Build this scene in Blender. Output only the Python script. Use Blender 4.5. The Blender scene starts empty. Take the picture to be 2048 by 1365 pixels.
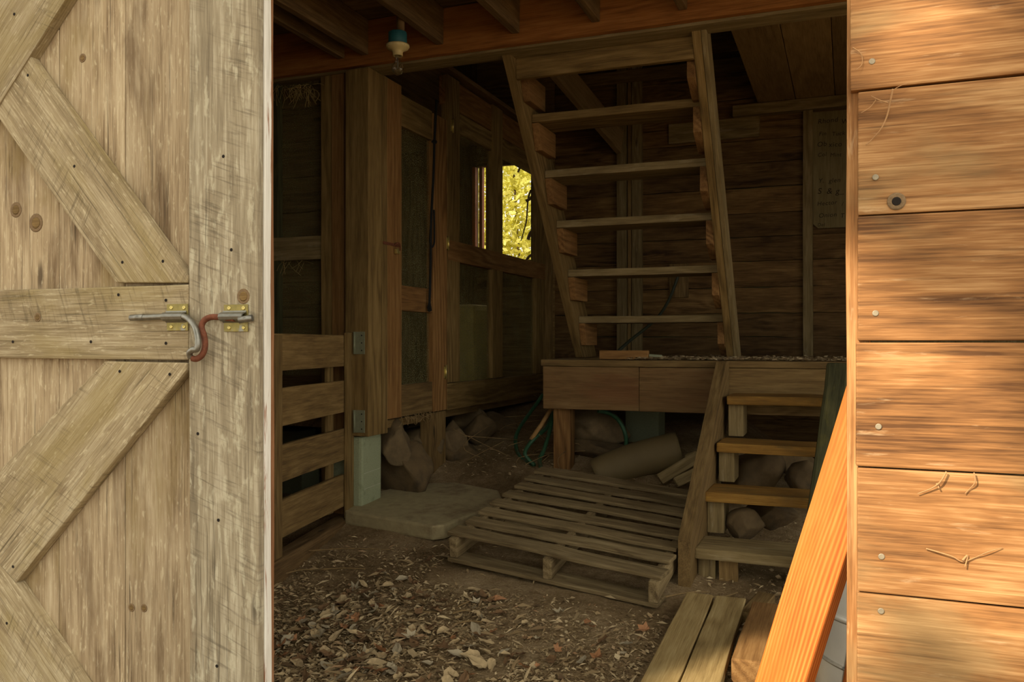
import bpy, bmesh, math, random
from mathutils import Vector, Matrix, noise as mnoise

random.seed(7)
scene = bpy.context.scene
COL = scene.collection
V = Vector
PI = math.pi

# ------------------------------------------------------------------ camera, world, sun, exposure
H = 1.09                       # eye height, metres
FPX = 1706.7                   # focal length for a 2048 px wide frame
YAW = math.radians(21.43)      # camera turned left of the barn's long axis
cam_d = bpy.data.cameras.new('camera')
cam_d.sensor_width = 36.0
cam_d.lens = 36.0 * FPX / 2048
cam_d.shift_y = 2.0 / 2048
cam_d.clip_start = 0.05
cam = bpy.data.objects.new('camera', cam_d)
COL.objects.link(cam)
cam.location = (0, 0, H)
cam.rotation_euler = (PI / 2, 0, YAW)
scene.camera = cam

world = bpy.data.worlds.new('sky')
scene.world = world
world.use_nodes = True
bg = world.node_tree.nodes['Background']
bg.inputs['Color'].default_value = (1.0, 0.95, 0.81, 1)
bg.inputs['Strength'].default_value = 1.0

SUN_DIR = V((-0.42, -0.72, 0.60)).normalized()        # towards the sun
sun_d = bpy.data.lights.new('sun', 'SUN')
sun_d.energy = 3.9
sun_d.color = (1.0, 0.86, 0.66)
sun_d.angle = math.radians(0.7)
sun = bpy.data.objects.new('sun', sun_d)
COL.objects.link(sun)
sun.location = SUN_DIR * 30
sun.rotation_euler = SUN_DIR.to_track_quat('Z', 'Y').to_euler()

vs = scene.view_settings
vs.view_transform = 'Standard'
vs.look = 'None'
vs.exposure = 1.0
vs.gamma = 1.0
vs.use_curve_mapping = False
scene.cycles.max_bounces = 10
scene.cycles.diffuse_bounces = 6
scene.cycles.transparent_max_bounces = 24

# ------------------------------------------------------------------ measuring helpers (a sight line met with a known plane)
CY, SY = math.cos(YAW), math.sin(YAW)
def ray(px, py):
    a = (px - 1024) / FPX; b = (684.5 - py) / FPX
    return V((a * CY - SY, a * SY + CY, b))
def at_y(px, py, y):
    r = ray(px, py); return V((0, 0, H)) + r * (y / r.y)
def at_x(px, py, x):
    r = ray(px, py); return V((0, 0, H)) + r * (x / r.x)
def at_z(px, py, z):
    r = ray(px, py); return V((0, 0, H)) + r * ((z - H) / r.z)

def lerp(a, b, t): return a + (b - a) * t
def table(y, pts):
    if y <= pts[0][0]: return pts[0][1]
    for (a, u), (b, v) in zip(pts, pts[1:]):
        if y <= b: return lerp(u, v, (y - a) / (b - a))
    return pts[-1][1]
GT = [(2.4, 0.0), (3.3, .055), (3.9, .13), (4.3, .195), (4.65, .26), (5.0, .36), (6.0, .52), (6.9, .6)]
def smooth(x): x = max(0, min(1, x)); return x * x * (3 - 2 * x)
def ground(x, y):
    g = table(y, GT)
    k = smooth((x + 0.95) / 0.6)
    g *= lerp(1, .45, k)
    if x < -2.55: g = lerp(g, min(g, .12), smooth((-2.55 - x) / .3))
    if y > 7.2: g = lerp(g, 0.4, smooth((y - 7.2) / 2))
    return g

# ------------------------------------------------------------------ materials
def srgb(r, g, b):
    f = lambda c: (c / 12.92 if c <= .04045 else ((c + .055) / 1.055) ** 2.4)
    return (f(r / 255), f(g / 255), f(b / 255), 1)

class NT:
    def __init__(s, name):
        s.m = bpy.data.materials.new(name); s.m.use_nodes = True
        s.t = s.m.node_tree
        s.b = s.t.nodes['Principled BSDF']; s.out = s.t.nodes['Material Output']
    def n(s, typ, **kw):
        nd = s.t.nodes.new(typ)
        for k, v in kw.items(): setattr(nd, k, v)
        return nd
    def link(s, a, b): s.t.links.new(a, b)
    def put(s, sock, val):
        if isinstance(val, bpy.types.NodeSocket): s.link(val, sock)
        else: sock.default_value = val
    def math(s, op, a, b=None, c=None, clamp=False):
        nd = s.n('ShaderNodeMath', operation=op, use_clamp=clamp)
        s.put(nd.inputs[0], a)
        if b is not None: s.put(nd.inputs[1], b)
        if c is not None: s.put(nd.inputs[2], c)
        return nd.outputs[0]
    def vmul(s, v, k):
        nd = s.n('ShaderNodeVectorMath', operation='MULTIPLY')
        s.put(nd.inputs[0], v); nd.inputs[1].default_value = k
        return nd.outputs[0]
    def noise(s, vec, scale=1, detail=3, rough=.55, dist=0):
        nd = s.n('ShaderNodeTexNoise')
        s.put(nd.inputs['Vector'], vec)
        nd.inputs['Scale'].default_value = scale; nd.inputs['Detail'].default_value = detail
        nd.inputs['Roughness'].default_value = rough; nd.inputs['Distortion'].default_value = dist
        return nd.outputs['Fac']
    def ramp(s, fac, stops):
        nd = s.n('ShaderNodeValToRGB'); cr = nd.color_ramp
        while len(cr.elements) < len(stops): cr.elements.new(.5)
        for e, (p, c) in zip(cr.elements, stops):
            e.position = p; e.color = c if len(c) == 4 else (*c, 1)
        s.put(nd.inputs['Fac'], fac)
        return nd.outputs['Color']
    def smoothstep(s, x, a, b):
        nd = s.n('ShaderNodeMapRange', interpolation_type='SMOOTHSTEP')
        s.put(nd.inputs['Value'], x)
        nd.inputs['From Min'].default_value = a; nd.inputs['From Max'].default_value = b
        return nd.outputs['Result']
    def mix(s, fac, a, b, mode='MIX'):
        nd = s.n('ShaderNodeMix', data_type='RGBA', blend_type=mode)
        s.put(nd.inputs[0], fac); s.put(nd.inputs[6], a); s.put(nd.inputs[7], b)
        return nd.outputs[2]
    def bump(s, h, strength=.3, dist=.004):
        nd = s.n('ShaderNodeBump')
        nd.inputs['Strength'].default_value = strength; nd.inputs['Distance'].default_value = dist
        s.put(nd.inputs['Height'], h); s.link(nd.outputs[0], s.b.inputs['Normal'])
    def gc(s):
        nd = s.n('ShaderNodeAttribute', attribute_name='gc'); return nd.outputs['Vector']
    def tint(s):
        nd = s.n('ShaderNodeAttribute', attribute_name='tint'); return nd.outputs['Fac']

def wood(name, dark, mid, light, ring=55, ring_amt=.35, fib_amt=.4, blo_amt=.35, rough=.8, bump=.35,
         stains=(), knots=.55, tint=.3, saw=0, knot_scale=1.0, fib=1.0, warp=13.0, crack=.25):
    """dark/mid/light: sRGB 0-255. stains: (rgb, len scale, cross scale, lo, hi, amount)"""
    M = NT(name); g = M.gc()
    low = M.noise(M.vmul(g, (.9, 5, 5)), 1, 2, .5)
    vor = M.n('ShaderNodeTexVoronoi', feature='F1')
    M.link(M.vmul(g, (1.7 * knot_scale, 6.5 * knot_scale, 6.5 * knot_scale)), vor.inputs['Vector']); vor.inputs['Scale'].default_value = 1
    kd = vor.outputs['Distance']
    near = M.smoothstep(kd, .42, .0)
    sep = M.n('ShaderNodeSeparateXYZ'); M.link(g, sep.inputs[0])
    cross = M.math('ADD', sep.outputs[1], M.math('MULTIPLY', sep.outputs[2], .7))
    ph = M.math('ADD', M.math('MULTIPLY', cross, ring), M.math('MULTIPLY', low, warp))
    ph = M.math('ADD', ph, M.math('MULTIPLY', near, 7.0 * knots))
    rg = M.math('MULTIPLY_ADD', M.math('SINE', M.math('MULTIPLY', ph, 2.4)), .5, .5)
    fb = M.noise(M.vmul(g, (7, 230 * fib, 230 * fib)), 1, 3, .6)
    fb2 = M.noise(M.vmul(g, (5, 60, 60)), 1, 4, .65)
    bl = M.noise(M.vmul(g, (2.2, 7, 7)), 1, 4, .6, .4)
    rm = M.noise(M.vmul(g, (1.1, 4, 4)), 1, 2, .5)
    rg2 = M.math('MULTIPLY', M.math('SUBTRACT', rg, .5), M.smoothstep(rm, .3, .75))
    f = M.math('ADD', M.math('MULTIPLY_ADD', rg2, ring_amt * .42, ring_amt * .25), M.math('MULTIPLY', fb, fib_amt))
    f = M.math('ADD', f, M.math('MULTIPLY', bl, blo_amt))
    f = M.math('ADD', f, M.math('MULTIPLY', fb2, .45))
    tot = ring_amt * .25 + fib_amt * .5 + blo_amt * .5 + .225
    f = M.math('MULTIPLY_ADD', M.math('SUBTRACT', f, tot), 1.7, .5)
    col = M.ramp(f, [(.12, srgb(*dark)), (.5, srgb(*mid)), (.88, srgb(*light))])
    if knots:
        kc = M.smoothstep(kd, .10, .035)
        rndk = M.n('ShaderNodeSeparateColor'); M.link(vor.outputs['Color'], rndk.inputs[0])
        km = M.math('MULTIPLY', kc, M.math('GREATER_THAN', rndk.outputs[0], 1 - .55 * min(1, knots * 1.2)))
        col = M.mix(M.math('MULTIPLY', km, .85), col, tuple(c * .45 for c in srgb(*dark)[:3]) + (1,))
    for (rgb, sl, sa, lo, hi, amt) in stains:
        nz = M.noise(M.vmul(g, (sl, sa, sa)), 1, 5, .62, .3)
        col = M.mix(M.math('MULTIPLY', M.smoothstep(nz, lo, hi), amt), col, srgb(*rgb))
    if crack:
        ck = M.noise(M.vmul(g, (3.2, 130, 130)), 1, 4, .65, .2)
        cm = M.noise(M.vmul(g, (1.6, 6, 6)), 1, 3, .6)
        cf = M.math('MULTIPLY', M.smoothstep(ck, .56, .66), M.smoothstep(cm, .36, .66))
        col = M.mix(M.math('MULTIPLY', cf, crack), col, tuple(c * .35 for c in srgb(*dark)[:3]) + (1,))
    if saw:
        sk = M.n('ShaderNodeCombineXYZ'); M.link(M.math('MULTIPLY_ADD', sep.outputs[1], .35, sep.outputs[0]), sk.inputs[0]); M.link(sep.outputs[1], sk.inputs[1]); M.link(sep.outputs[2], sk.inputs[2])
        sw = M.noise(M.vmul(sk.outputs[0], (110, 9, 9)), 1, 3, .6, .6)
        sw2 = M.noise(M.vmul(g, (4, 9, 9)), 1, 2, .5)
        col = M.mix(M.math('MULTIPLY', M.math('MULTIPLY', M.smoothstep(sw, .5, .72), M.smoothstep(sw2, .38, .62)), saw), col, tuple(c * .6 for c in srgb(*dark)[:3]) + (1,))
    tv = M.math('MULTIPLY_ADD', M.tint(), tint, 1 - tint / 2)
    hs = M.n('ShaderNodeHueSaturation'); M.link(col, hs.inputs['Color']); M.link(tv, hs.inputs['Value'])
    M.link(hs.outputs[0], M.b.inputs['Base Color'])
    M.b.inputs['Roughness'].default_value = rough
    M.b.inputs['Specular IOR Level'].default_value = .25
    h = M.math('ADD', M.math('MULTIPLY', fb, .6), M.math('MULTIPLY', fb2, .6))
    h = M.math('ADD', h, M.math('MULTIPLY', rg, .25))
    M.bump(h, bump, .004)
    return M.m

def plain(name, rgb, rough=.6, metal=0, var=.25, scale=30, bump=.1, spots=None):
    M = NT(name)
    tc = M.n('ShaderNodeTexCoord').outputs['Object']
    nz = M.noise(tc, scale, 4, .6)
    c = srgb(*rgb)
    col = M.ramp(nz, [(.25, tuple(x * (1 - var) for x in c[:3])), (.75, tuple(min(1, x * (1 + var)) for x in c[:3]))])
    if spots:
        n2 = M.noise(tc, spots[1], 5, .65)
        col = M.mix(M.smoothstep(n2, spots[2], spots[3]), col, srgb(*spots[0]))
    M.link(col, M.b.inputs['Base Color'])
    M.b.inputs['Roughness'].default_value = rough; M.b.inputs['Metallic'].default_value = metal
    if bump: M.bump(nz, bump, .01)
    return M.m

MT = {}
# weathered grey-tan outdoor boards of the big door
GW = ((206, 192, 160), 26, 110, .55, .68, .6)
DK = ((94, 72, 48), 2.2, 10, .52, .72, .7)
MOSS = ((132, 112, 66), 1.6, 4, .5, .66, .55)
MT['door_plank'] = wood('weathered plank', (110, 90, 66), (166, 146, 116), (196, 180, 150), ring=40, ring_amt=.3, fib_amt=.5,
                        stains=(GW, DK, MOSS), knots=.6, tint=.22, crack=.8, bump=.7)
MT['door_frame'] = wood('weathered rough sawn board', (108, 92, 66), (160, 143, 112), (202, 188, 158), ring=30, ring_amt=.25,
                        stains=(GW, ((150, 132, 82), 2, 5, .45, .65, .5), ((96, 72, 48), 3, 9, .6, .74, .5)), knots=.5, tint=.16, saw=.55, crack=.6, bump=.9)
MT['door_stile'] = wood('weathered grey stile', (104, 92, 74), (160, 147, 122), (210, 200, 176), ring=26, ring_amt=.25,
                        stains=(((206, 198, 172), 16, 50, .52, .66, .6), ((128, 92, 60), 1.2, 6, .6, .72, .55)), knots=.5, tint=.12, saw=.5, crack=.75, bump=.9)
MT['white_edge'] = wood('flaking white edge', (176, 168, 150), (226, 222, 212), (240, 238, 230), ring=0, ring_amt=0,
                        stains=(((150, 96, 60), 3, 30, .56, .64, .9),), knots=0, tint=.1)
MT['door_knot'] = plain('grey brown knot', (122, 98, 68), .85, 0, .3, 160, .3)
MT['brown_edge'] = wood('brown raw edge', (104, 70, 46), (140, 98, 66), (168, 128, 94), ring=60, knots=0)
# warm siding
MT['siding'] = wood('warm cedar siding', (90, 58, 30), (150, 104, 60), (194, 150, 100), ring=48, ring_amt=.35, fib_amt=.5, blo_amt=.85, crack=.55,
                    stains=(((88, 56, 32), 1.3, 7, .58, .74, .6), ((150, 128, 88), 1.8, 4, .52, .68, .5), ((214, 182, 140), 9, 60, .62, .74, .35)),
                    knots=.45, tint=.14, bump=.3, rough=.7)
MT['fresh'] = wood('fresh orange lumber', (156, 76, 24), (180, 100, 36), (202, 128, 62), ring=330, warp=26, ring_amt=1.1, fib_amt=.2, blo_amt=.4,
                   stains=(((206, 108, 36), 2.2, 6, .55, .72, .55),), knots=.4, tint=.1, bump=.15, rough=.6)
# indoor aged woods
MT['old'] = wood('aged brown board', (72, 54, 30), (118, 94, 56), (150, 124, 80), ring=45, ring_amt=.4, knots=.6, tint=.35,
                 stains=(((54, 38, 20), 1.5, 5, .58, .75, .6),))
MT['old_grey'] = wood('dusty grey brown board', (86, 72, 46), (126, 108, 72), (156, 138, 100), ring=42, ring_amt=.4, knots=.4, tint=.25,
                      stains=(((160, 146, 116), 6, 30, .56, .7, .4),))
MT['joist'] = wood('dark dusty joist', (66, 50, 30), (108, 84, 52), (138, 112, 76), ring=40, knots=.4, tint=.3)
MT['beam'] = wood('orange brown beam', (104, 62, 24), (148, 94, 42), (172, 118, 62), ring=26, ring_amt=.5, knots=.5, tint=.12,
                  stains=(((96, 64, 32), 1.2, 5, .56, .74, .4),))
MT['partition'] = wood('partition framing wood', (78, 60, 32), (122, 98, 56), (150, 124, 78), ring=40, ring_amt=.55, knots=.4, tint=.3)
MT['red_old'] = wood('reddish framing wood', (86, 58, 30), (130, 94, 52), (156, 120, 74), ring=55, ring_amt=.5, knots=.4, tint=.25)
MT['back_plank'] = wood('live edge wall plank', (54, 36, 18), (102, 76, 42), (136, 108, 66), ring=30, ring_amt=.4, blo_amt=.6, knots=.8, tint=.55,
                        stains=(((40, 26, 14), 1.3, 7, .57, .7, .75),), bump=.5)
MT['deckboard'] = wood('pale ceiling board', (110, 88, 54), (150, 124, 84), (172, 146, 104), ring=20, knots=.4, tint=.3)
MT['pallet'] = wood('grey pallet board', (76, 62, 40), (124, 106, 74), (158, 140, 104), ring=38, ring_amt=.3, fib_amt=.5, knots=.4, tint=.3,
                    stains=(((74, 56, 34), 4, 16, .58, .7, .5),), bump=.7)
MT['tread'] = wood('worn yellow tread', (84, 60, 24), (132, 96, 40), (164, 126, 60), ring=42, ring_amt=.3, knots=.3, tint=.25,
                   stains=(((98, 80, 44), 3, 8, .5, .66, .6), ((196, 150, 60), 5, 40, .62, .72, .5)), bump=.6)
MT['moss_board'] = wood('dark mossy board', (44, 44, 28), (74, 72, 46), (100, 94, 60), ring=30, knots=.3, tint=.2,
                        stains=(((96, 90, 44), 5, 12, .6, .72, .5),))
MT['floor_plank'] = wood('dusty floor plank', (110, 88, 52), (156, 132, 86), (184, 162, 114), ring=50, ring_amt=.4, knots=.4, tint=.2)
MT['fascia'] = wood('brown fascia plank', (82, 60, 34), (120, 92, 56), (140, 112, 74), ring=18, ring_amt=.25, fib_amt=.3, blo_amt=.5, knots=.8, tint=.2,
                    stains=(((116, 74, 44), 1.5, 5, .5, .7, .5),))
MT['sign_board'] = wood('pale sign board', (96, 84, 54), (124, 110, 74), (142, 128, 92), ring=10, ring_amt=.15, knots=0, tint=.1, bump=.1)
MT['stone'] = plain('field stone', (106, 88, 60), .9, 0, .3, 14, .6, ((84, 70, 46), 5, .5, .7))
MT['stone_dark'] = plain('dark field stone', (96, 78, 50), .9, 0, .3, 14, .6, ((64, 52, 34), 5, .5, .7))
MT['slab'] = plain('concrete slab', (164, 150, 112), .9, 0, .15, 24, .35, ((132, 114, 82), 5, .5, .7))
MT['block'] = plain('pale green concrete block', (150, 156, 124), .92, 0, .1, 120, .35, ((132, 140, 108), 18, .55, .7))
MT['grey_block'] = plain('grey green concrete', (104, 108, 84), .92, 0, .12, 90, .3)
MT['mortar'] = plain('pale mortar line', (186, 186, 160), .9, 0, .1, 60, .1)
MT['steel'] = plain('dull zinc steel', (134, 132, 124), .42, .85, .2, 60, .05, ((120, 112, 70), 25, .6, .75))
MT['zinc_plate'] = plain('yellowed zinc plate', (140, 128, 76), .5, .7, .3, 50, .08, ((150, 150, 144), 30, .55, .7))
MT['rust'] = plain('rusty steel', (112, 64, 42), .8, .25, .35, 90, .25, ((92, 90, 86), 30, .62, .72))
MT['galv'] = plain('galvanised sheet', (150, 150, 146), .38, .75, .12, 8, .03)
MT['hinge_grey'] = plain('dusty grey hinge', (132, 134, 108), .7, .3, .15, 40, .1)
MT['brass'] = plain('brassy hinge', (206, 190, 120), .4, .8, .2, 40, .05)
MT['nail'] = plain('dull nail head', (150, 138, 116), .6, .5, .2, 80, .1)
MT['hole'] = plain('dark nail hole', (28, 20, 14), 1, 0, .1, 30, 0)
MT['rope'] = plain('black rope', (22, 22, 20), .9, 0, .3, 200, .3)
MT['hose'] = plain('green rubber hose', (44, 84, 56), .55, 0, .2, 40, .1, ((70, 70, 48), 14, .55, .7))
MT['dark_hose'] = plain('dark dusty hose', (52, 58, 42), .6, 0, .2, 30, .1)
MT['handle_wood'] = plain('worn tool handle', (168, 130, 78), .7, 0, .25, 40, .1)
MT['porcelain'] = plain('grimy porcelain', (214, 192, 134), .4, 0, .1, 50, .03, ((116, 96, 52), 70, .62, .7))
MT['blue_box'] = plain('teal junction box', (30, 92, 98), .6, 0, .15, 40, .05)
MT['straw'] = plain('dry straw', (168, 142, 88), .9, 0, .3, 20, 0)
MT['cobweb'] = plain('dusty cobweb strand', (166, 126, 84), .95, 0, .2, 60, .2)
MT['twig'] = plain('dry twig', (128, 104, 66), .9, 0, .35, 30, .2)
MT['ink'] = plain('faded ink', (44, 34, 20), .9, 0, .1, 20, 0)
MT['leaf_tan'] = plain('tan dry leaf', (172, 150, 112), .85, 0, .3, 25, .2)
MT['leaf_brown'] = plain('brown dry leaf', (112, 84, 54), .85, 0, .3, 25, .2)
MT['leaf_orange'] = plain('orange brown leaf', (158, 112, 74), .8, 0, .25, 25, .2)
MT['leaf_grey'] = plain('grey bleached leaf', (160, 147, 120), .85, 0, .2, 25, .2)
MT['log'] = plain('debarked log wood', (108, 92, 58), .75, 0, .14, 5, .12, ((84, 70, 44), 3, .55, .75))
MT['bark'] = plain('tree bark', (74, 60, 42), .95, 0, .4, 14, .8)
MT['paper'] = plain('pale feed sack', (176, 158, 84), .85, 0, .15, 8, .2)

M = NT('dirt floor')
tc = M.n('ShaderNodeTexCoord').outputs['Object']
n1 = M.noise(tc, 2.2, 5, .6); n2 = M.noise(tc, 28, 5, .7); n3 = M.noise(tc, 120, 3, .7)
f = M.math('ADD', M.math('MULTIPLY', n1, .55), M.math('ADD', M.math('MULTIPLY', n2, .35), M.math('MULTIPLY', n3, .3)))
col = M.ramp(f, [(.42, srgb(96, 78, 54)), (.58, srgb(136, 114, 82)), (.74, srgb(176, 154, 120))])
M.link(col, M.b.inputs['Base Color']); M.b.inputs['Roughness'].default_value = 1
M.b.inputs['Specular IOR Level'].default_value = .1
M.bump(M.math('ADD', n2, n3), .6, .02)
MT['dirt'] = M.m

M = NT('leaf litter bits'); tv = M.tint()
col = M.ramp(tv, [(0, srgb(92, 70, 46)), (.3, srgb(132, 110, 76)), (.6, srgb(164, 142, 104)), (.88, srgb(198, 178, 140)), (1, srgb(150, 116, 80))])
M.link(col, M.b.inputs['Base Color']); M.b.inputs['Roughness'].default_value = .9
MT['litter'] = M.m

def leafmat(name, c1, c2, trans=.5):
    M = NT(name)
    col = M.ramp(M.tint(), [(0, srgb(*c1)), (1, srgb(*c2))])
    M.link(col, M.b.inputs['Base Color']); M.b.inputs['Roughness'].default_value = .55
    tr = M.n('ShaderNodeBsdfTranslucent'); M.link(col, tr.inputs['Color'])
    mx = M.n('ShaderNodeMixShader'); mx.inputs[0].default_value = trans
    M.link(M.b.outputs[0], mx.inputs[1]); M.link(tr.outputs[0], mx.inputs[2]); M.link(mx.outputs[0], M.out.inputs['Surface'])
    return M.m
MT['leaf_green'] = leafmat('green leaves', (60, 84, 30), (120, 140, 56), .35)
MT['leaf_yellow'] = leafmat('sunlit yellow green leaves', (196, 188, 66), (250, 248, 156), .55)

def screenmat(name, cover, rgb, speck):
    M = NT(name); g = M.gc()
    sep = M.n('ShaderNodeSeparateXYZ'); M.link(g, sep.inputs[0])
    wire = lambda o: M.math('LESS_THAN', M.math('FRACT', M.math('MULTIPLY', o, 1 / .0055)), .2)
    grid = M.math('MAXIMUM', wire(sep.outputs[0]), wire(sep.outputs[1]))
    dust = M.noise(M.vmul(g, (170, 170, 170)), 1, 2, .6)
    big = M.noise(M.vmul(g, (5, 5, 5)), 1, 3, .6)
    d = M.smoothstep(M.math('ADD', dust, M.math('MULTIPLY', big, .35)), .71, .79)
    fac = M.math('MAXIMUM', M.math('MULTIPLY', grid, cover), M.math('MULTIPLY', d, speck), clamp=True)
    M.b.inputs['Base Color'].default_value = srgb(*rgb); M.b.inputs['Roughness'].default_value = .8
    tp = M.n('ShaderNodeBsdfTransparent'); mx = M.n('ShaderNodeMixShader')
    M.link(fac, mx.inputs[0]); M.link(tp.outputs[0], mx.inputs[1]); M.link(M.b.outputs[0], mx.inputs[2])
    M.link(mx.outputs[0], M.out.inputs['Surface'])
    return M.m
MT['screen'] = screenmat('dusty wire screen', .62, (120, 112, 72), .8)

M = NT('clear bulb glass')
tp = M.n('ShaderNodeBsdfTransparent'); gl = M.n('ShaderNodeBsdfGlossy'); gl.inputs['Roughness'].default_value = .05
df = M.n('ShaderNodeBsdfDiffuse'); df.inputs[0].default_value = srgb(120, 104, 70)
lw = M.n('ShaderNodeLayerWeight'); lw.inputs[0].default_value = .35
m1 = M.n('ShaderNodeMixShader'); M.link(lw.outputs['Facing'], m1.inputs[0]); M.link(tp.outputs[0], m1.inputs[1]); M.link(gl.outputs[0], m1.inputs[2])
m2 = M.n('ShaderNodeMixShader'); m2.inputs[0].default_value = .22; M.link(m1.outputs[0], m2.inputs[1]); M.link(df.outputs[0], m2.inputs[2])
M.link(m2.outputs[0], M.out.inputs['Surface'])
MT['glass'] = M.m

# ------------------------------------------------------------------ mesh building
class MB:
    def __init__(s): s.v = []; s.f = []; s.g = []; s.t = []; s.mi = []; s.sm = []
    def add(s, verts, faces, gcs, tint, mi=0, smooth_=False):
        o = len(s.v)
        s.v += [V(p) for p in verts]; s.g += [V(p) for p in gcs]; s.t += [tint] * len(verts)
        s.f += [tuple(i + o for i in f) for f in faces]; s.mi += [mi] * len(faces); s.sm += [smooth_] * len(faces)
        return s
    def _bm(s, bm, M4, off, tint, mi=0, smooth_=False, swap=None):
        bm.verts.index_update()
        loc = [v.co.copy() for v in bm.verts]
        s.add([M4 @ p for p in loc], [[v.index for v in f.verts] for f in bm.faces], [p + off for p in loc], tint, mi, smooth_)
        bm.free()
    def board(s, p0, p1, width, thick, wdir=(0, 0, 1), bev=.004, jit=.0015, mi=0, tint=None, wave=0, seg=None):
        """timber from p0 to p1 (centre line); wdir = direction of its width"""
        p0, p1 = V(p0), V(p1); L = (p1 - p0).length
        x = (p1 - p0) / L; w = V(wdir); w = (w - x * w.dot(x)).normalized(); n = x.cross(w)
        M4 = Matrix((( x.x, w.x, n.x, 0), (x.y, w.y, n.y, 0), (x.z, w.z, n.z, 0), (0, 0, 0, 1)))
        M4.translation = (p0 + p1) / 2
        bm = bmesh.new(); bmesh.ops.create_cube(bm, size=1)
        for v in bm.verts: v.co = V((v.co.x * L, v.co.y * width, v.co.z * thick))
        if seg is None: seg = 1 if L < .5 else min(14, int(L / .18))
        if seg > 1:
            es = [e for e in bm.edges if abs(abs((e.verts[0].co - e.verts[1].co).x) - L) < 1e-5]
            bmesh.ops.subdivide_edges(bm, edges=es, cuts=seg - 1)
        b = min(bev, width * .3, thick * .3)
        if b > 0:
            es = [e for e in bm.edges if len(e.link_faces) == 2 and e.calc_face_angle(0) > .5]
            bmesh.ops.bevel(bm, geom=es, offset=b, segments=2, affect='EDGES', profile=.6)
        if jit:
            sd = random.random() * 100
            for v in bm.verts:
                q = v.co
                d = mnoise.noise_vector(V((q.x * 5 + sd, q.y * 9, q.z * 9))) * jit
                d2 = mnoise.noise_vector(V((q.x * 1.3 + sd, 0, 0))) * jit * 1.6
                v.co = q + V((d.x, d.y + d2.y, d.z + d2.z))
                if wave: v.co.y += mnoise.noise(V((q.x * 4 + sd, math.copysign(3, q.y), 0))) * wave
        off = V((random.uniform(0, 40), random.uniform(0, 9), random.uniform(0, 9)))
        s._bm(bm, M4, off, random.random() if tint is None else tint, mi)
        return s
    def box(s, lo, hi, grain=None, **kw):
        lo, hi = V(lo), V(hi); c = (lo + hi) / 2; d = hi - lo
        ax = grain if grain is not None else max(range(3), key=lambda i: d[i])
        oth = [i for i in range(3) if i != ax]
        wi = max(oth, key=lambda i: d[i]); ti = [i for i in oth if i != wi][0]
        e = V((0, 0, 0)); e[ax] = d[ax] / 2
        w = V((0, 0, 0)); w[wi] = 1
        return s.board(c - e, c + e, d[wi], d[ti], w, **kw)
    def prism(s, pts, normal, thick, gdir, bev=.003, mi=0, tint=None):
        """flat outline pts (3D, planar) thickened along -normal; grain along gdir"""
        n = V(normal).normalized(); x = V(gdir).normalized(); w = n.cross(x)
        o = V(pts[0])
        M4 = Matrix(((x.x, w.x, n.x, o.x), (x.y, w.y, n.y, o.y), (x.z, w.z, n.z, o.z), (0, 0, 0, 1)))
        bm = bmesh.new()
        q = [((V(p) - o).dot(x), (V(p) - o).dot(w)) for p in pts]
        if sum(a[0] * b[1] - b[0] * a[1] for a, b in zip(q, q[1:] + q[:1])) < 0: q.reverse()
        top = [bm.verts.new((a, b, 0)) for a, b in q]; bot = [bm.verts.new((a, b, -thick)) for a, b in q]
        bm.faces.new(top); bm.faces.new(bot[::-1])
        for i in range(len(q)):
            j = (i + 1) % len(q); bm.faces.new((top[j], top[i], bot[i], bot[j]))
        if bev: bmesh.ops.bevel(bm, geom=[e for e in bm.edges], offset=bev, segments=2, affect='EDGES', profile=.6)
        off = V((random.uniform(0, 40), random.uniform(0, 9), random.uniform(0, 9)))
        s._bm(bm, M4, off, random.random() if tint is None else tint, mi)
        return s
    def tube(s, pts, r, n=10, mi=0, sub=6, closed_caps=True, r1=None, spline=True):
        P = [V(p) for p in pts]
        if spline and len(P) > 2:
            Q = []
            for i in range(len(P) - 1):
                a, b, c, d = P[max(0, i - 1)], P[i], P[i + 1], P[min(len(P) - 1, i + 2)]
                for k in range(sub):
                    t = k / sub
                    Q.append(.5 * ((2 * b) + (c - a) * t + (2 * a - 5 * b + 4 * c - d) * t * t + (3 * b - a - 3 * c + d) * t ** 3))
            Q.append(P[-1]); P = Q
        vs_, fs = [], []
        up = None; acc = 0; gcs = []
        for i, p in enumerate(P):
            t = (P[min(i + 1, len(P) - 1)] - P[max(i - 1, 0)]).normalized()
            if up is None: up = t.orthogonal().normalized()
            up = (up - t * up.dot(t)).normalized(); w = t.cross(up)
            rr = r if r1 is None else lerp(r, r1, i / (len(P) - 1))
            for k in range(n):
                a = 2 * PI * k / n
                vs_.append(p + (up * math.cos(a) + w * math.sin(a)) * rr); gcs.append(V((acc, rr * math.cos(a), rr * math.sin(a))))
            if i: acc += (p - P[i - 1]).length
        for i in range(len(P) - 1):
            for k in range(n):
                j = (k + 1) % n
                fs.append((i * n + k, i * n + j, (i + 1) * n + j, (i + 1) * n + k))
        fs.append(tuple(range(n))[::-1]); fs.append(tuple((len(P) - 1) * n + k for k in range(n)))
        s.add(vs_, fs, gcs, random.random(), mi, True)
        for i in (-1, -2): s.sm[i] = False
        return s
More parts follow.
